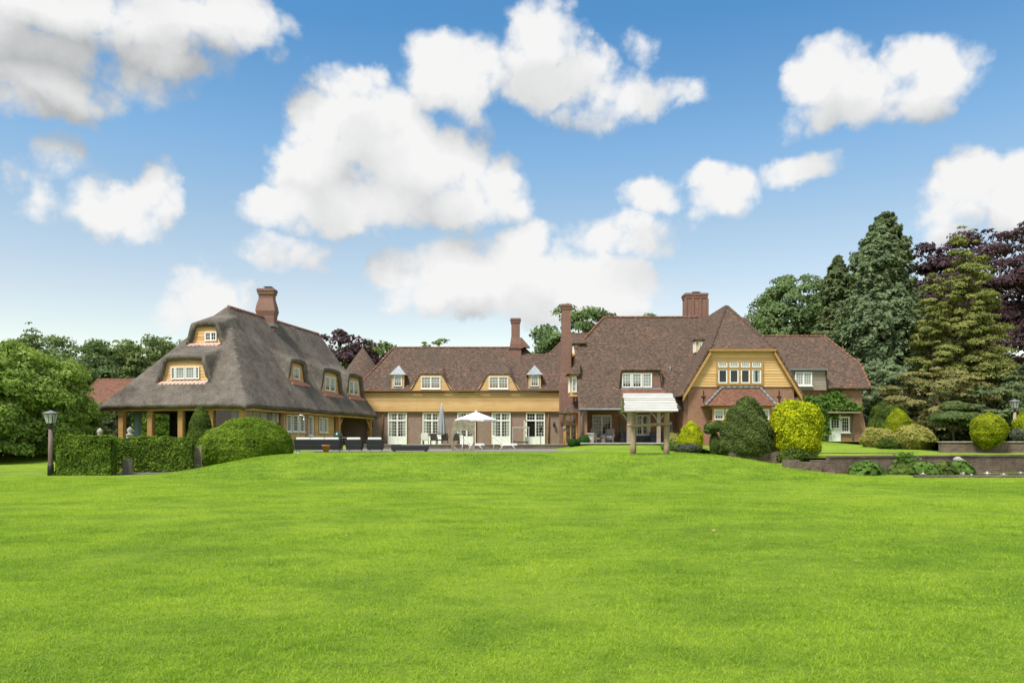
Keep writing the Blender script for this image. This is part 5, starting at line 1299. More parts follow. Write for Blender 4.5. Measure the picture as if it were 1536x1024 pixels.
def small_ornaments():
    Y = 34.5; x = WX(191, Y); z = gz(x, Y); m = MB(); m.box(x-.15, Y-.15, z, x+.15, Y+.15, z+.57); m.mat(1).box(x-.16, Y-.16, z+.57, x+.16, Y+.16, z+.60)
    tag(m.build('path_bollard', ['old_boards', 'lead'], origin=(x, Y, z), bevel=.01), 'short square grey bollard on the path before the hedge', 'bollard')
    for px, py, lab in ((150, 643, 'stone pier with a ball finial above the hedge, left one'), (195, 641, 'stone pier with a ball finial by the veranda drapes')):
        Y = 42; x = WX(px, Y); z = gz(x, Y); zt = WZ(py, Y); root = thing('gate_pier', lab, 'pier', (x, Y, z), 'stone piers behind the hedge')
        m = MB(); m.box(x-.14, Y-.14, z, x+.14, Y+.14, zt-.42); m.build('pier', 'stone', root)
        m = MB(); m.lathe((x, Y, zt-.42), [(.2, 0), (.2, .07), (.09, .12), (.14, .22), (.16, .3), (.11, .38), (.03, .46)], 14); m.build('finial', 'stone', root)
    Y = 36.6; x0, x1 = WX(289, Y), WX(302, Y); z = 0.0
    m = MB(); m.box(x0, Y, z, x0+.09, Y+.09, 1.25); m.box(x1-.09, Y, z, x1, Y+.09, 1.25)
    for k in range(5): m.box(x0+.09, Y+.02, .15+k*.2, x1-.09, Y+.06, .30+k*.2)
    tag(m.build('garden_gate', 'old_boards', origin=(x0, Y, z)), 'small weathered plank gate between the hedge and the domed bush', 'gate')
    Y = 40.9; x = WX(1226, Y); z = float(U(x, Y)); root = thing('stone_figure', 'small grey stone animal figure sitting upright on the lawn', 'statue', (x, Y, z))
    m = MB(); m.box(x-.17, Y-.13, z-.05, x+.17, Y+.13, z+.05); m.build('plinth', 'stone', root)
    b = bpy.data.meshes.new('body'); m = MB()
    m.tube([(x+.08, Y, z+.04), (x+.05, Y, z+.14), (x, Y, z+.26), (x-.04, Y-.01, z+.38), (x-.06, Y-.03, z+.47), (x-.11, Y-.06, z+.50), (x-.15, Y-.08, z+.48)], [.12, .13, .10, .075, .075, .06, .03], 10)
    m.tube([(x-.06, Y-.05, z+.28), (x-.10, Y-.06, z+.14), (x-.11, Y-.07, z+.05)], [.045, .035, .04], 7); m.tube([(x-.05, Y+.05, z+.28), (x-.09, Y+.05, z+.14), (x-.10, Y+.04, z+.05)], [.045, .035, .04], 7)
    m.tube([(x-.04, Y-.05, z+.49), (x-.03, Y-.055, z+.58)], [.03, .008], 5); m.tube([(x-.04, Y+.03, z+.49), (x-.03, Y+.035, z+.58)], [.03, .008], 5)
    m.build('body', 'stone', root, smooth=True)
    Y = float(wallY(20))-.3; x = WX(1437, Y); m = MB(); m.tube([(x-.35, Y+.15, .66), (x, Y, .58), (x+.3, Y-.05, .45)], [.10, .16, .09], 9); tag(m.build('water_spout', 'stone', origin=(x, Y, .5), smooth=True), 'grey carved stone spout on the retaining wall above the pond', 'spout')
small_ornaments()

def fallen_leaves():
    src = None
    for i, (px, py) in enumerate(((1283, 845), (632, 769), (102, 757), (150, 765), (680, 790), (250, 830), (905, 742), (1070, 800), (520, 810))):
        Y = EYE*F/(py-HOR); x = WX(px, Y)
        if src is None:
            m = MB(); s = .036
            m.poly([(-s, 0, .012), (-s*.3, -s*.45, .004), (s*.5, -s*.4, .010), (s, 0, .02), (0, 0, .004)]); m.poly([(-s, 0, .012), (0, 0, .004), (s, 0, .02), (s*.5, s*.4, .012), (-s*.3, s*.45, .008)])
            o = src = m.build('fallen_leaf', 'dry_leaf')
        else: o = src.copy(); COL.objects.link(o)
        o.location = (x, Y, gz(x, Y)+.03); o.rotation_euler = (.3*math.sin(i*3), .3*math.cos(i*5), i*1.9)
        tag(o, 'small dry tan leaf fallen on the open lawn', 'leaf', 'dry leaves on the lawn')
fallen_leaves()
# ------------------------------------------------------------------ plants
def unit(v): return v/np.maximum(np.linalg.norm(v, axis=-1, keepdims=True), 1e-9)

def leaf_faces(P, Nm, size, aspect=1.7, jitter=.35, seed=0):
    """a lozenge leaf at every point, facing roughly along Nm"""
    r = np.random.default_rng(seed); n = len(P)
    Nm = unit(Nm+r.normal(0, jitter, (n, 3)))
    ref = unit(r.normal(0, 1, (n, 3))); a = unit(np.cross(Nm, ref)); b = np.cross(Nm, a)
    s = (size*(.65+.7*r.random(n)))[:, None] if np.isscalar(size) else (size*(.65+.7*r.random(n)))[:, None]
    V = np.stack([P-a*s*aspect*.5, P+b*s*.5+Nm*s*.12, P+a*s*aspect*.5, P-b*s*.5+Nm*s*.12], 1)
    return V.reshape(-1, 3), np.arange(n*4).reshape(-1, 4)

def sph(r, n):
    v = r.normal(0, 1, (n, 3)); return unit(v)

def crown(seed, cx, cy, z0, z1, rfun, nclump, cr, flat, nleaf, droop=0.0, depth=1.0, inner=.55, az_noise=.18, up=.35):
    """leaf clumps spread through an envelope of radius rfun(f) at height fraction f"""
    r = np.random.default_rng(seed)
    fs = np.linspace(0, 1, 200); rf = np.array([max(.02, rfun(f)) for f in fs]); cdf = np.cumsum(rf**1.4); cdf /= cdf[-1]
    f = np.interp(r.random(nclump), cdf, fs); R = np.interp(f, fs, rf); az = r.random(nclump)*2*np.pi
    wob = 1+az_noise*(np.sin(az*2+seed)+.6*np.sin(az*5+f*9+seed*2)+.5*np.sin(f*17+az*3))
    rad = R*wob*(inner+(1-inner)*r.random(nclump)**.45)
    c = cr*(.55+.8*r.random(nclump))*np.clip(.45+.55*R/rf.max(), .3, 1)
    C = np.stack([cx+np.cos(az)*rad, cy+np.sin(az)*rad*depth, z0+(z1-z0)*f-droop*rad*.25], 1)
    per = np.maximum(4, (nleaf*c**2/np.sum(c**2)).astype(int))
    idx = np.repeat(np.arange(nclump), per); n = len(idx); d = sph(r, n); d[:, 2] = np.where(d[:, 2] < -.35, d[:, 2]*-.6, d[:, 2])
    out = np.stack([np.cos(az), np.sin(az), np.zeros(nclump)], 1)[idx]
    q = (.45+.6*r.random(n)**.6)[:, None]*d*c[idx][:, None]
    lo = np.sum(q*out, 1)[:, None]*out            # stretch clumps outwards along the limb
    q = q+lo*.45; q[:, 2] *= flat; q[:, 2] -= droop*np.abs(np.sum(q*out, 1))*.5
    P = C[idx]+q
    N = unit(d*.75+out*.25+np.array([0, 0, up]))
    return P, N, C

def wood_mesh(name, parent, x, y, z0, zt, r0, C, seed, n=9, m='bark'):
    rr = random.Random(seed); mb = MB(); k = 7
    pts = [(x, y, z0-.2)]+[(x+rr.uniform(-.12, .12)*i/k*2, y+rr.uniform(-.12, .12)*i/k*2, z0+(zt-z0)*i/k) for i in range(1, k+1)]
    mb.tube(pts, [r0*1.25]+[r0*(1-.82*i/k) for i in range(1, k+1)], 8)
    pick = [C[i] for i in np.random.default_rng(seed).choice(len(C), min(n, len(C)), False)]
    for c in pick:
        f = min(.85, max(.15, ((c[2]-z0)/(zt-z0))-.18)); i = f*k; a = Vector(pts[int(i)]).lerp(Vector(pts[min(k, int(i)+1)]), i-int(i)); e = Vector(c); mid = a.lerp(e, .5)+Vector((0, 0, .12*(e-a).length))
        mb.tube([a, mid, a.lerp(e, .92)], [r0*(1-.8*f)*.5, r0*.26*(1-.5*f), .03], 6)
    return mb.build(name, m, parent)

def tree(name, label, px, Y, ptop, z0, zc, rfun, mat, nclump, cr, flat, nleaf, size, seed, cat='tree', group=None, droop=0.0, depth=1.0, trunk=.3, inner=.55, aspect=1.7, az_noise=.18, ground=None, up=.35, limbs=9, jitter=.35):
    x = WX(px, Y); zt = WZ(ptop, Y); root = thing(name, label, cat, (x, Y, z0), group)
    P, N, C = crown(seed, x, Y, zc, zt, rfun, nclump, cr, flat, nleaf, droop, depth, inner, az_noise, up)
    V, FC = leaf_faces(P, N, size, aspect, jitter, seed); np_mesh('crown', V, FC, mat, root, root.location)
    wood_mesh('trunk', root, x, Y, z0, zc+(zt-zc)*.8, trunk, C, seed, limbs)
    return root

def dome(w, p=.5, lo=.5): return lambda f: w*max(0, 1-abs((f-.42)/.58)**2.2)**.55 if f > .42 else w*(lo+(1-lo)*(f/.42)**.7)
def cone(w, p=.8, tip=.03): return lambda f: w*(tip+(1-tip)*(1-f)**p)*(.72+.28*min(1, f/.12))

def conifer(name, label, px, Y, ptop, z0, w, mat, nb, per, size, seed, p=.8, droop=.35, group=None, lo=0.03, trunk=.35, cat='tree'):
    """whorled limbs carrying hanging sprays"""
    r = np.random.default_rng(seed); x = WX(px, Y); zt = WZ(ptop, Y); root = thing(name, label, cat, (x, Y, z0), group)
    f = r.random(nb)**1.15*(1-lo)+lo; L = w*((1-f)**p*.97+.03)*(.62+.5*r.random(nb)); L *= 1+.22*np.sin(f*23+r.random(nb)*2)
    az = r.random(nb)*2*np.pi; idx = np.repeat(np.arange(nb), per); n = len(idx)
    t = (.25+.8*r.random(n)**.7); out = np.stack([np.cos(az), np.sin(az), 0*az], 1)[idx]; side = np.stack([-np.sin(az), np.cos(az), 0*az], 1)[idx]
    Lr = L[idx]*t; sp = r.normal(0, 1, n)*(.10+.16*L[idx]*(1.1-t)*.6)
    z = z0+(zt-z0)*f[idx]+.25*Lr-droop*Lr**2/np.maximum(w*.45, .5)*.5-np.abs(r.normal(0, 1, n))*(.12+.07*L[idx])
    P = np.stack([x+0*t, Y+0*t, z], 1)+out*Lr[:, None]+side*sp[:, None]
    N = unit(out*.65+np.array([0, 0, .55])+side*(np.sign(sp)*.25)[:, None])
    # leading shoot
    m = 60; zz = zt-1.0+1.0*r.random(m); P2 = np.stack([x+r.normal(0, .06+.12*(zt-zz)), Y+r.normal(0, .06+.12*(zt-zz)), zz], 1); N2 = sph(r, m)
    V, FC = leaf_faces(np.concatenate([P, P2]), np.concatenate([N, N2]), size, 2.3, .35, seed); np_mesh('crown', V, FC, mat, root, root.location)
    C = np.stack([x+np.cos(az)*L*.8, Y+np.sin(az)*L*.8, z0+(zt-z0)*f], 1)
    wood_mesh('trunk', root, x, Y, z0, zt-.6, trunk, C, seed, 14)
    return root

def clipped(name, label, cx, cy, z0, prof, mat, size, dens, seed, sx=1, sy=1, lump=.05, cat='shrub', group=None, aspect=1.7, jitter=.45, shag=0.02, lumpf=3.0, nrm_up=.15):
    """clipped shrub: surface of revolution covered with small leaves over a solid heart; prof = [(r, z), ...]"""
    r = np.random.default_rng(seed); pr = np.array(prof, float); seg = np.diff(pr, axis=0); ln = np.hypot(seg[:, 0], seg[:, 1])
    ar = ln*(pr[:-1, 0]+pr[1:, 0])*np.pi*sx; n = int(ar.sum()*dens); k = r.choice(len(ar), n, p=ar/ar.sum()); t = r.random(n); az = r.random(n)*2*np.pi
    rr = pr[k, 0]+seg[k, 0]*t; zz = pr[k, 1]+seg[k, 1]*t; nx, nz = seg[k, 1]/ln[k], -seg[k, 0]/ln[k]
    N = np.stack([np.cos(az)*nx/sx, np.sin(az)*nx/sy, nz], 1); N = unit(N)
    ph = seed*1.7; P0 = np.stack([np.cos(az)*rr*sx, np.sin(az)*rr*sy, zz], 1)
    lmp = lump*(np.sin(P0[:, 0]*lumpf+ph)*np.sin(P0[:, 1]*lumpf*1.1+ph*2)+np.sin(P0[:, 2]*lumpf*1.25+P0[:, 0]*lumpf*.7+ph)*.8+.5*np.sin(P0[:, 0]*lumpf*2.3+P0[:, 2]*lumpf*2.1+ph))
    sh_ = r.normal(0, shag, n)+np.where(r.random(n) > .975, size*1.1*r.random(n), 0)
    P = P0+N*(lmp+sh_-.02)[:, None]+np.array([cx, cy, z0])
    V, FC = leaf_faces(P, N+np.array([0, 0, nrm_up]), size, aspect, jitter, seed)
    SG = 40; hv = []; 
    sub = [pr[0]]
    for a, b in zip(pr[:-1], pr[1:]):
        for q in (1/3, 2/3, 1): sub.append(a+(b-a)*q)
    sub = np.array(sub); A = np.linspace(0, 2*np.pi, SG, endpoint=False)
    ca, rrr = np.meshgrid(A, sub[:, 0]); _, zzz = np.meshgrid(A, sub[:, 1])
    X, Yy = np.cos(ca)*rrr*sx, np.sin(ca)*rrr*sy
    l2 = lump*(np.sin(X*lumpf+ph)*np.sin(Yy*lumpf*1.1+ph*2)+np.sin(zzz*lumpf*1.25+X*lumpf*.7+ph)*.8+.5*np.sin(X*lumpf*2.3+zzz*lumpf*2.1+ph))-size*.55-.03
    sc = np.clip((rrr+l2)/np.maximum(rrr, .01), .02, 2); X, Yy = X*sc, Yy*sc; zc = zzz-np.where(zzz > sub[:, 1].max()*.9, size*.5, 0)
    HV = np.stack([X.ravel()+cx, Yy.ravel()+cy, zc.ravel()+z0], 1); m = len(sub)
    i, j = np.meshgrid(np.arange(SG), np.arange(m-1)); a = (j*SG+i).ravel(); b = (j*SG+(i+1) % SG).ravel()
    HF = np.stack([a, b, b+SG, a+SG], 1)
    o = np_mesh(name, np.concatenate([V, HV]), np.concatenate([FC, HF+len(V)]), mat, None, (cx, cy, z0))
    return tag(o, label, cat, group)

def hedge(name, label, x0, y0, x1, y1, z0, z1, mat, size, dens, seed, group=None, cat='hedge', lump=.04, ang=0.0, shag=.025, uneven=.04, shear=0.0):
    r = np.random.default_rng(seed); w, d, h = x1-x0, y1-y0, z1-z0
    faces = [(w*h, 0), (w*h, 1), (d*h, 2), (d*h, 3), (w*d, 4)]; A = np.array([f[0] for f in faces]); n = int(A.sum()*dens); k = r.choice(5, n, p=A/A.sum()); u, v = r.random(n), r.random(n)
    P = np.zeros((n, 3)); N = np.zeros((n, 3))
    for q in range(5):
        s = k == q
        if q < 2: P[s] = np.stack([u[s]*w, np.full(s.sum(), 0 if q == 0 else d), v[s]*h], 1); N[s] = (0, -1 if q == 0 else 1, .1)
        elif q < 4: P[s] = np.stack([np.full(s.sum(), 0 if q == 2 else w), u[s]*d, v[s]*h], 1); N[s] = (-1 if q == 2 else 1, 0, .1)
        else: P[s] = np.stack([u[s]*w, v[s]*d, np.full(s.sum(), h)], 1); N[s] = (0, 0, 1)
    rad = min(.16, d*.3); 
    def rounded(P):      # soften the long edges
        q = P.copy(); c = np.clip(q, [rad, rad, -9], [w-rad, d-rad, h-rad]); dv = q-c; L = np.linalg.norm(dv, axis=1, keepdims=True); return c+dv*np.minimum(1, rad/np.maximum(L, 1e-6))
    P = rounded(P); ph = seed*1.3
    lm = lump*(np.sin(P[:, 0]*3.1+ph)*np.sin(P[:, 2]*3.7+P[:, 1]*3)+np.sin(P[:, 0]*7.3+P[:, 2]*6+ph)*.5+np.sin(P[:, 2]*11+P[:, 0]*2)*.3)
    top = np.clip((P[:, 2]/h-.8)/.2, 0, 1)*uneven*(np.sin(P[:, 0]*1.9+ph)+.5*np.sin(P[:, 0]*5.3))
    sh_ = r.normal(0, shag, n)+np.where(r.random(n) > .97, size*1.3*r.random(n), 0)
    P = P+N*(lm+sh_-.02)[:, None]; P[:, 2] += top
    V, FC = leaf_faces(P, N+np.array([0, 0, .25]), size, 1.8, .5, seed)
    i = .07+size*.4; c = np.array([(i, i, 0), (w-i, i, 0), (w-i, d-i, 0), (i, d-i, 0), (i+.03, i+.03, h-i-.05), (w-i-.03, i+.03, h-i-.05), (w-i-.03, d-i-.03, h-i-.05), (i+.03, d-i-.03, h-i-.05)])
    Q = np.array([(3, 2, 1, 0), (4, 5, 6, 7), (0, 1, 5, 4), (1, 2, 6, 5), (2, 3, 7, 6), (3, 0, 4, 7)])
    A_ = np.concatenate([V, c]); A_[:, 0] += shear*A_[:, 1]; ca, sa = math.cos(ang), math.sin(ang); A_ = np.stack([A_[:, 0]*ca-A_[:, 1]*sa, A_[:, 0]*sa+A_[:, 1]*ca, A_[:, 2]], 1)+np.array([x0, y0, z0])
    o = np_mesh(name, A_, np.concatenate([FC, Q+len(V)]), mat, None, (x0, y0, z0)); return tag(o, label, cat, group)

def ball(rx, rz, lift=0.0, k=10, sq=1.0):
    out = []
    for i in range(k+1):
        a = -math.pi/2*.82+(math.pi*.5+math.pi/2*.82)*i/k
        out.append((max(.01, rx*abs(math.cos(a))**(1/sq)), lift+rz+rz*math.copysign(abs(math.sin(a))**(1/sq), math.sin(a))))
    return out

# --- left side
hedge('clipped_hedge', 'front block of clipped yew hedge beside the left lamp post', WX(83, 32.7), 32.7, WX(167.5, 32.7), 34.6, -.05, WZ(654, 32.7), 'leaf_hedge', .060, 1700, 21, 'clipped hedges left of the lawn', shear=-.40)
hedge('clipped_hedge', 'longer clipped hedge behind the square bollard, under the veranda', WX(160, 35.8), 35.8, WX(290, 35.8), 37.6, -.05, WZ(657, 35.8), 'leaf_hedge', .062, 1500, 22, 'clipped hedges left of the lawn', shear=-.42)
clipped('domed_bush', 'wide domed clipped bush at the corner of the thatched house', WX(368, 40.2), 40.2, .05, [(1.75, 0), (2.1, .5), (2.22, .95), (2.14, 1.45), (1.85, 1.9), (1.25, 2.22), (.6, 2.36), (.02, 2.40)], 'leaf_dome', .065, 1300, 23, 1.02, .9, .10, 'bush', None, lumpf=2.0)
clipped('clipped_cone', 'narrow clipped yew cone standing before the veranda', WX(300.5, 41), 41, .2, [(.48, 0), (.60, .8), (.62, 1.5), (.54, 2.1), (.36, 2.6), (.16, 2.86), (.02, 2.95)], 'leaf_topiary', .055, 1700, 24, cat='shrub', lump=.03)
hedge('tall_hedge', 'tall dark hedge along the left edge of the grounds', -42, 54.5, WX(178, 54.5), 56.3, .6, WZ(612, 54.5), 'leaf_yew', .11, 330, 25, None, lump=.10)
hedge('screen_hedge', 'green hedge seen through the open end of the veranda', -37, 63.6, -25.4, 65.2, .8, 3.75, 'leaf_hedge', .10, 500, 26, None, lump=.08)
tree('leafy_tree', 'broad bright green tree overhanging the lawn at the left edge', 14, 45, 506, .7, .9, dome(3.25, lo=.95), 'leaf_light', 620, .58, .7, 72000, .12, 31, droop=.3, trunk=.22, inner=.45)
tree('leafy_tree', 'smaller light green tree between the big left tree and the outbuilding', 88, 51, 583, .8, .9, dome(1.95, lo=.95), 'leaf_light', 120, .6, .6, 20000, .12, 32, droop=.3, trunk=.12)
for i, (px, Y, pt, w, m, lab) in enumerate((
    (-20, 84, 512, 5.0, 'leaf_wood', 'dark tree at the far left edge behind the bright tree'),
    (62, 88, 503, 3.6, 'leaf_wood', 'green tree behind the bright left tree'),
    (118, 86, 503, 4.4, 'leaf_oak', 'dense oak-like tree beyond the outbuilding roof, the widest on the left'),
    (172, 92, 512, 3.8, 'leaf_oak', 'rounded green tree above the outbuilding ridge'),
    (222, 90, 506, 3.9, 'leaf_wood', 'lighter green tree left of the thatched roof'),
    (268, 98, 503, 3.6, 'leaf_wood', 'tree half hidden by the left slope of the thatched roof'))):
    tree('background_tree', lab, px, Y, pt, .8, 3.0, dome(w, lo=.75), m, 170, 1.1, .75, 26000, .20, 40+i, group='trees behind the thatched house', trunk=.3)
tree('feathery_tree', 'thin feathery treetop rising above the left trees', 47, 80, 481, .8, 9.0, lambda f: 1.3*(1-f)+.15, 'leaf_wood', 40, .45, .6, 1500, .16, 47, droop=.4, trunk=.10)
# --- behind the house
tree('copper_tree', 'dark copper-leaved tree behind the thatched ridge', 508, 97, 497, .8, 4.0, dome(4.4, lo=.8), 'leaf_copper', 130, 1.2, .7, 15000, .28, 51, trunk=.3)
tree('background_tree', 'green tree between the thatched roof and the conical tower', 556, 102, 512, .8, 5.0, dome(3.6, lo=.8), 'leaf_wood', 110, 1.1, .75, 13000, .28, 52, group='trees behind the house', trunk=.3)
tree('background_tree', 'treetop just showing over the middle roof ridge', 655, 108, 511, .8, 6.0, dome(4.2, lo=.6), 'leaf_wood', 80, .9, .6, 6500, .25, 53, group='trees behind the house', trunk=.3, az_noise=.3)
tree('background_tree', 'large round tree behind the tall slim chimney', 869, 98, 457, .8, 6.0, dome(4.9, lo=.8), 'leaf_oak', 190, 1.2, .75, 23000, .29, 54, group='trees behind the house', trunk=.4)
tree('background_tree', 'treetop peeping over the ridge right of the slim chimney', 965, 112, 471, .8, 6.0, dome(4.0, lo=.8), 'leaf_wood', 80, 1.0, .7, 6000, .3, 55, group='trees behind the house', trunk=.4)
# --- right side
tree('background_tree', 'broad leafy tree behind the east roof, left of the spruces', 1192, 96, 414, 1.2, 7.0, dome(5.0, lo=.85), 'leaf_oak', 260, 1.25, .75, 46000, .23, 61, group='trees on the right', trunk=.4)
tree('background_tree', 'low green tree filling the gap right of the gable', 1143, 100, 482, 1.2, 5.0, dome(3.4, lo=.9), 'leaf_wood', 90, 1.1, .75, 10000, .3, 62, group='trees on the right', trunk=.3)
conifer('cedar_tree', 'dark blue-green cedar with level sprays rising behind the tallest spruce', 1328, 81, 319, 1.2, 5.2, 'leaf_yew', 330, 120, .19, 69, .48, .10, lo=.45, trunk=.35)
conifer('spruce_tree', 'dark mid-height conifer left of the tallest spruce', 1257, 82, 385, 1.2, 4.0, 'leaf_yew', 900, 60, .22, 63, .62, .3)
conifer('spruce_tree', 'tallest spruce, dense and drooping, beside the east roof', 1318, 75, 332, 1.2, 5.5, 'leaf_spruce', 2000, 72, .18, 64, .64, .42, trunk=.42)
tree('golden_cypress', 'tall golden green cypress in front of the copper beech', 1450, 71, 335, 1.3, 2.0, lambda f: 3.5*(1-f)**.72*(.8+.2*min(1, f/.1))+.25, 'leaf_gold', 420, .78, .6, 90000, .125, 65, droop=.25, trunk=.3, inner=.5, az_noise=.25)
tree('golden_cypress', 'slimmer golden cypress at the left flank of the taller one', 1399, 69, 393, 1.3, 2.0, lambda f: 1.75*(1-f)**.8+.2, 'leaf_gold', 150, .62, .6, 34000, .12, 66, droop=.25, trunk=.2, inner=.5, az_noise=.25)
tree('copper_beech', 'huge dark purple copper beech at the right edge', 1500, 92, 333, 1.3, 3.0, dome(10.2, lo=.85), 'leaf_copper', 480, 1.8, .5, 110000, .24, 67, trunk=.6, inner=.5)
tree('copper_beech', 'lower arm of a copper beech behind the slim golden cypress', 1398, 96, 360, 1.3, 5.0, dome(4.6, lo=.8), 'leaf_copper', 150, 1.4, .5, 18000, .32, 68, trunk=.4)
tree('spreading_shrub', 'olive green spreading maple in front of the golden cypress', 1402, 62, 548, 1.4, 2.2, dome(3.4, lo=.7), 'leaf_maple', 130, .65, .35, 21000, .13, 71, cat='shrub', trunk=.14, droop=.2, up=.7)
tree('spreading_shrub', 'feathery green conifer shrub left of the right lamp post', 1492, 60, 573, 1.4, 1.8, dome(2.6, lo=.8), 'leaf_yew', 110, .6, .4, 17000, .13, 72, cat='shrub', trunk=.12, up=.6)
tree('spreading_shrub', 'green conifer foliage at the foot of the tallest spruce', 1325, 66, 545, 1.3, 1.5, dome(2.4, lo=.95), 'leaf_spruce', 110, .6, .5, 16000, .15, 73, cat='shrub', trunk=.12)
tree('spreading_shrub', 'dark yew thicket behind the umbrella-shaped topiary', 1440, 66, 583, 1.4, 1.5, dome(3.2, lo=.95), 'leaf_yew', 120, .7, .5, 17000, .15, 74, cat='shrub', trunk=.12)
tree('spreading_shrub', 'dark shrub mass at the right edge behind the lamp post', 1560, 66, 545, 1.4, 1.5, dome(3.6, lo=.95), 'leaf_yew', 120, .8, .5, 17000, .16, 75, cat='shrub', trunk=.12)
hedge('boundary_hedge', 'dark clipped hedge at the back of the right lawn', WX(1375, 68), 68, 62, 70, 1.3, 3.3, 'leaf_yew', .15, 170, 76, None, lump=.12)
clipped('rounded_bush', 'dark green flat-topped bush beside the east wall', WX(1332, 55), 55, 1.0, [(1.0, 0), (1.2, .5), (1.22, 1.3), (1.15, 2.2), (.95, 2.72), (.5, 2.9), (.02, 2.92)], 'leaf_topiary', .075, 900, 77, 1.0, 1.0, .10, 'bush')
clipped('golden_shrub', 'golden conifer shrub with a pointed top between pale bushes', WX(1346, 49), 49, 1.0, [(.35, 0), (.62, .5), (.74, 1.1), (.68, 1.6), (.42, 2.05), (.16, 2.3), (.02, 2.4)], 'leaf_lime', .060, 1500, 78, lump=.06)
clipped('golden_shrub', 'small golden shrub tucked behind the pointed golden one', WX(1364, 50), 50, 1.0, [(.3, 0), (.42, .6), (.34, 1.3), (.02, 1.6)], 'leaf_lime', .06, 1400, 79, lump=.05)
clipped('pale_bush', 'pale straw-green bush at the foot of the east wall buttress', WX(1317, 48), 48, .9, ball(.85, .62), 'leaf_straw', .07, 1200, 80, 1.1, 1, .08, 'bush', shag=.05)
clipped('pale_bush', 'pale straw-yellow feathery bush right of the golden shrub', WX(1374, 45), 45, .85, ball(.92, .70), 'leaf_straw', .07, 1200, 81, 1.08, 1, .08, 'bush', shag=.07)
clipped('low_shrub', 'low dark green shrub at the foot of the golden conifer', WX(1337, 45.5), 45.5, .9, ball(.6, .28), 'leaf_topiary', .06, 1300, 82, 1.3, 1, .05, 'bush', shag=.05)
clipped('golden_globe', 'golden globe shrub on a short stem before the low brick wall', WX(1482, 41), 41, 1.02, [(.20, 0), (.34, .16), (.66, .42), (.82, .80), (.80, 1.15), (.62, 1.50), (.34, 1.72), (.02, 1.84)], 'leaf_lime', .055, 1700, 83, lump=.05)
clipped('golden_shrub', 'golden shrub cut by the right edge beside the lamp post', WX(1537, 46), 46, 1.36, [(.35, 0), (.55, .5), (.55, 1.1), (.3, 1.6), (.02, 1.85)], 'leaf_lime', .06, 1400, 84, lump=.05)
clipped('rounded_bush', 'grey-green low bush behind the golden globe at the edge', WX(1530, 43.5), 43.5, 1.36, ball(.5, .35), 'leaf_grey', .06, 1300, 85, cat='bush')
def umbrella():
    Y = 52; x = WX(1429, Y); z = 1.36; root = thing('umbrella_topiary', 'umbrella-shaped green tree with two flat foliage tiers', 'tree', (x, Y, z))
    Ps, Ns = [], []
    for (dx, zz, rx, rz, n, s) in ((0, 1.55, 1.42, .42, 15000, 1), (.1, 2.2, .85, .42, 7000, 2), (-.9, 1.2, .5, .3, 2500, 3), (.95, 1.25, .45, .3, 2500, 4)):
        r = np.random.default_rng(90+s); d = sph(r, n); d[:, 2] = np.where(d[:, 2] < -.3, -d[:, 2], d[:, 2]); q = d*(.75+.3*r.random(n))[:, None]*(1+.12*np.sin(d[:, :1]*7)*np.sin(d[:, 1:2]*6+s))
        Ps.append(q*np.array([rx, rx, rz])+np.array([x+dx, Y, z+zz])); Ns.append(d+np.array([0, 0, .5]))
    V, FC = leaf_faces(np.concatenate(Ps), np.concatenate(Ns), .07, 2.0, .4, 9); np_mesh('crown', V, FC, 'leaf_wood', root, root.location)
    m = MB(); m.tube([(x+.1, Y, z-.1), (x+.02, Y, z+.5), (x, Y, z+1.5)], [.09, .07, .04], 7); m.tube([(x+.03, Y, z+.5), (x-.6, Y, z+1.25)], [.05, .02], 6); m.tube([(x+.03, Y, z+.55), (x+.7, Y, z+1.3)], [.05, .02], 6); m.build('trunk', 'bark', root)
umbrella()

# --- before the manor
clipped('golden_cone', 'golden cone shrub to the right of the well', WX(1035.5, 45), 45, .72, [(.50, 0), (.66, .35), (.72, .65), (.64, 1.05), (.42, 1.45), (.18, 1.70), (.02, 1.80)], 'leaf_yellow', .055, 1800, 101, lump=.04)
clipped('low_shrub', 'low dark grey-green shrub at the foot of the golden cone', WX(1032, 43), 43, .72, ball(.62, .26), 'leaf_grey', .055, 1500, 102, 1.1, 1, .04, 'bush', shag=.05)
clipped('pale_bush', 'pale yellow grassy bush left of the golden cone', WX(1011, 48), 48, .9, ball(.42, .42), 'leaf_straw', .07, 1100, 103, cat='bush', shag=.08)
clipped('low_shrub', 'small green tuft of plants behind the right well post', WX(1007, 46), 46, .8, ball(.4, .22), 'leaf_vine', .07, 900, 104, 1.4, 1, .04, 'bush', shag=.07)
def cloud_pine():
    Y = 42; x = WX(1071, Y); z = gz(x, Y); root = thing('cloud_pruned_pine', 'small pine with a flat green head on a leafy stem, left of the big cone', 'tree', (x, Y, z)); Ps, Ns = [], []
    for (dx, zz, rx, rz, n) in ((0, 1.55, .50, .26, 7000), (-.22, 1.36, .32, .16, 2500), (.18, 1.72, .28, .18, 2500), (.04, .62, .26, .62, 5000)):
        r = np.random.default_rng(int(zz*100)); d = sph(r, n); q = d*(.8+.25*r.random(n))[:, None]; Ps.append(q*np.array([rx, rx, rz])+np.array([x+dx, Y, z+zz])); Ns.append(d+np.array([0, 0, .4]))
    V, FC = leaf_faces(np.concatenate(Ps), np.concatenate(Ns), .055, 2.0, .4, 10); np_mesh('crown', V, FC, 'leaf_cone', root, root.location)
    m = MB(); m.tube([(x, Y, z-.1), (x+.03, Y, z+.7), (x, Y, z+1.5)], [.09, .07, .04], 7); m.build('trunk', 'bark', root)
cloud_pine()
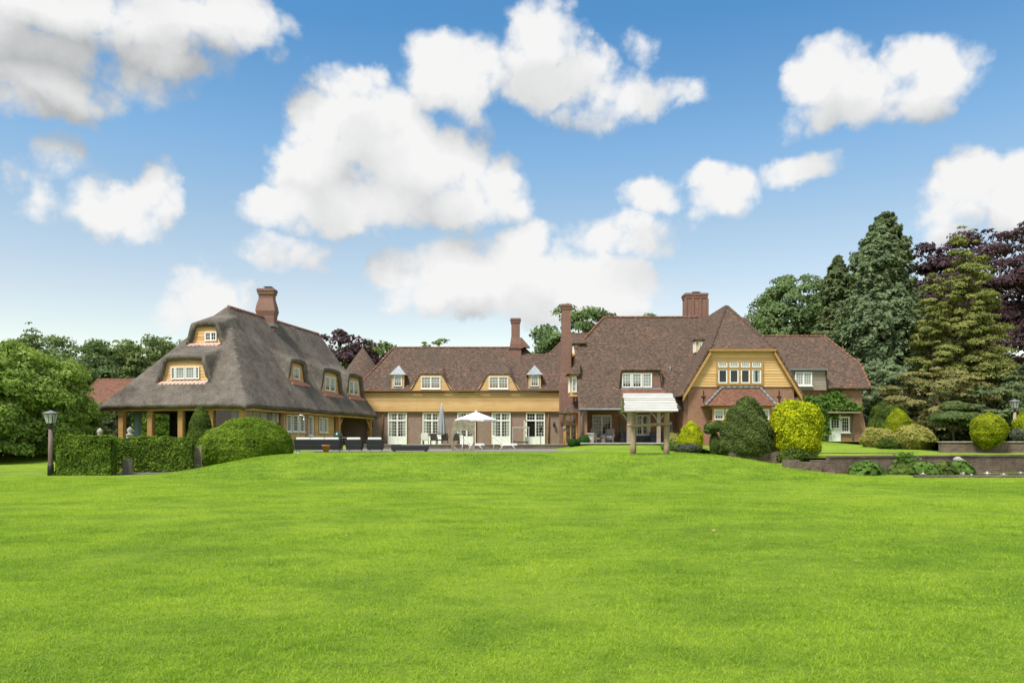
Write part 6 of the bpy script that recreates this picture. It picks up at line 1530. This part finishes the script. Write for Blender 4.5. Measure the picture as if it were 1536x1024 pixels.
clipped('cone_shrub', 'big dark green cone shrub in front of the gable', WX(1119, 36.2), 36.2, .72, [(.95, 0), (1.15, .25), (1.20, .6), (1.12, 1.1), (.95, 1.6), (.72, 2.05), (.48, 2.38), (.26, 2.58), (.02, 2.66)], 'leaf_cone', .055, 2300, 105, lump=.05, lumpf=5.5, shag=.03)
clipped('golden_bush', 'big bright yellow bush with a blunt square outline', WX(1193, 36), 36, .62, [(.45, 0), (.75, .12), (.98, .5), (1.05, 1.1), (1.06, 1.6), (.98, 2.05), (.74, 2.36), (.38, 2.52), (.02, 2.57)], 'leaf_yellow', .070, 1500, 106, lump=.05, shag=.05, lumpf=3.5, cat='bush')
clipped('low_shrub', 'dark low shrub under the big yellow bush', WX(1196, 35.2), 35.2, .35, ball(.72, .30), 'leaf_topiary', .06, 1300, 107, 1.2, 1, .05, 'bush', shag=.06)
for px, rr, lab in ((858, .33, 'small clipped box ball, leftmost at the entrance bay'), (876, .42, 'larger clipped box ball by the porch pier'), (866, .30, 'box ball half hidden between its two neighbours')):
    Y = 58 if rr != .30 else 58.6; z = gz(WX(px, Y), Y)
    clipped('box_ball', lab, WX(px, Y), Y, z, ball(rr, rr*.92), 'leaf_box', .045, 2200, int(px), lump=.012, cat='shrub', group='clipped box balls beside the porch', shag=.01)
def vine():
    r = np.random.default_rng(7); Y = 61.3; P = []
    def patch(px0, px1, py0, py1, n):
        c = 18; cx = r.uniform(px0, px1, c); cy = r.uniform(py0, py1, c); k = r.integers(0, c, n)
        P.append(np.stack([WX(cx[k]+r.normal(0, 4.0, n), Y), Y-np.abs(r.normal(0, .16, n)), WZ(cy[k]+r.normal(0, 3.2, n), Y)], 1))
    patch(1212, 1256, 598, 622, 1500); patch(1216, 1242, 622, 655, 1100); patch(1252, 1272, 604, 615, 500); patch(1245, 1262, 588, 600, 260); patch(1270, 1286, 608, 615, 260)
    P = np.concatenate(P); P[:, 2] = np.maximum(P[:, 2], 1.35)
    root = thing('climbing_vine', 'leafy green vine climbing the east wall above the white door', 'vine', (WX(1235, Y), Y, 1.3))
    V, FC = leaf_faces(P, np.tile([0, -1, .5], (len(P), 1)), .17, 1.4, .45, 5); np_mesh('foliage', V, FC, 'leaf_vine', root, root.location)
    m = MB(); a = WX(1228, Y); m.tube([(a, Y, 1.2), (a+.1, Y, 2.4), (a-.1, Y, 3.4), (a+.9, Y, 4.2)], [.05, .04, .035, .02], 6); m.tube([(a, Y, 3.2), (a+1.5, Y, 3.7), (a+2.8, Y, 3.75)], [.035, .03, .015], 6); m.build('stem', 'bark', root)
vine()
# --- pond planting
def pond_plants():
    for i, (px, w, h, lab) in enumerate(((1300, .75, .55, 'broad-leaved waterside plant at the foot of the garden steps'), (1352, .6, .42, 'broad-leaved waterside plant in the middle of the wall'), (1385, .75, .5, 'leafy pond plant right of the middle clump'), (1414, .6, .5, 'leafy pond plant below the stone spout, left side'), (1440, .65, .55, 'leafy pond plant below the stone spout, right side'))):
        x = WX(px, 33.2); Y = float(wallY(x))-.75; x = WX(px, Y); r = np.random.default_rng(200+i); n = 420; d = sph(r, n); d[:, 2] = np.abs(d[:, 2]); q = d*(.55+.5*r.random(n))[:, None]*np.array([w, w*.8, h])
        V, FC = leaf_faces(q+np.array([x, Y, .02]), d+np.array([0, -.2, .6]), .19, 1.3, .35, 200+i)
        o = np_mesh('waterside_plant', V, FC, 'leaf_vine' if i % 2 == 0 else 'leaf_topiary', None, (x, Y, 0)); tag(o, lab, 'plant', 'waterside plants below the retaining wall')
    x = WX(1375, 33.4); Y = float(wallY(x))-.25; r = np.random.default_rng(310); n = 230; P = np.stack([x+r.normal(0, .26, n), Y-np.abs(r.normal(0, .07, n)), .3+r.random(n)**1.6*.62], 1); V, FC = leaf_faces(P, np.tile([0, -1, .4], (n, 1)), .10, 1.8, .5, 311); tag(np_mesh('wall_creeper', V, FC, 'leaf_vine', None, (x, Y, 0)), 'thin green creeper growing up the retaining wall', 'plant')
    r = np.random.default_rng(320); m = MB()
    for k in range(260):
        x = r.uniform(16.8, 30); Y = r.uniform(31.1, float(wallY(x))-.9); rr = r.uniform(.07, .16); a = r.random()*6
        m.mi = 0 if r.random() > .12 else 1
        m.poly([(x+rr*math.cos(a+t), Y+rr*math.sin(a+t), .034+.006*(k % 5)) for t in np.linspace(.2, 6.0, 9)])
        if m.mi == 1: m.lathe((x, Y, .04), [(.015, 0), (.04, .035), (.03, .05)], 6)
    tag(m.build('water_lilies', ['leaf_box', 'cushion'], origin=(20, 32, 0)), 'floating lily pads with a few white flowers on the pond', 'lilies', kind='stuff')
pond_plants()
def woodland():
    r = np.random.default_rng(400); Ps, Ns = [], []
    for k in range(420):
        a = r.uniform(-75, 95); y = r.uniform(118, 150)+abs(a)*.1; z = r.uniform(1, 7.5); c = r.uniform(1.6, 3.0); n = 70; d = sph(r, n); Ps.append(d*c*(.5+.5*r.random(n))[:, None]*np.array([1, 1, .8])+np.array([a, y, z])); Ns.append(d+np.array([0, 0, .4]))
    V, FC = leaf_faces(np.concatenate(Ps), np.concatenate(Ns), .75, 1.5, .4, 401)
    tag(np_mesh('woodland', V, FC, 'leaf_wood', None, (0, 130, 0)), 'low dark woodland far behind the grounds', 'woodland', kind='stuff')
woodland()
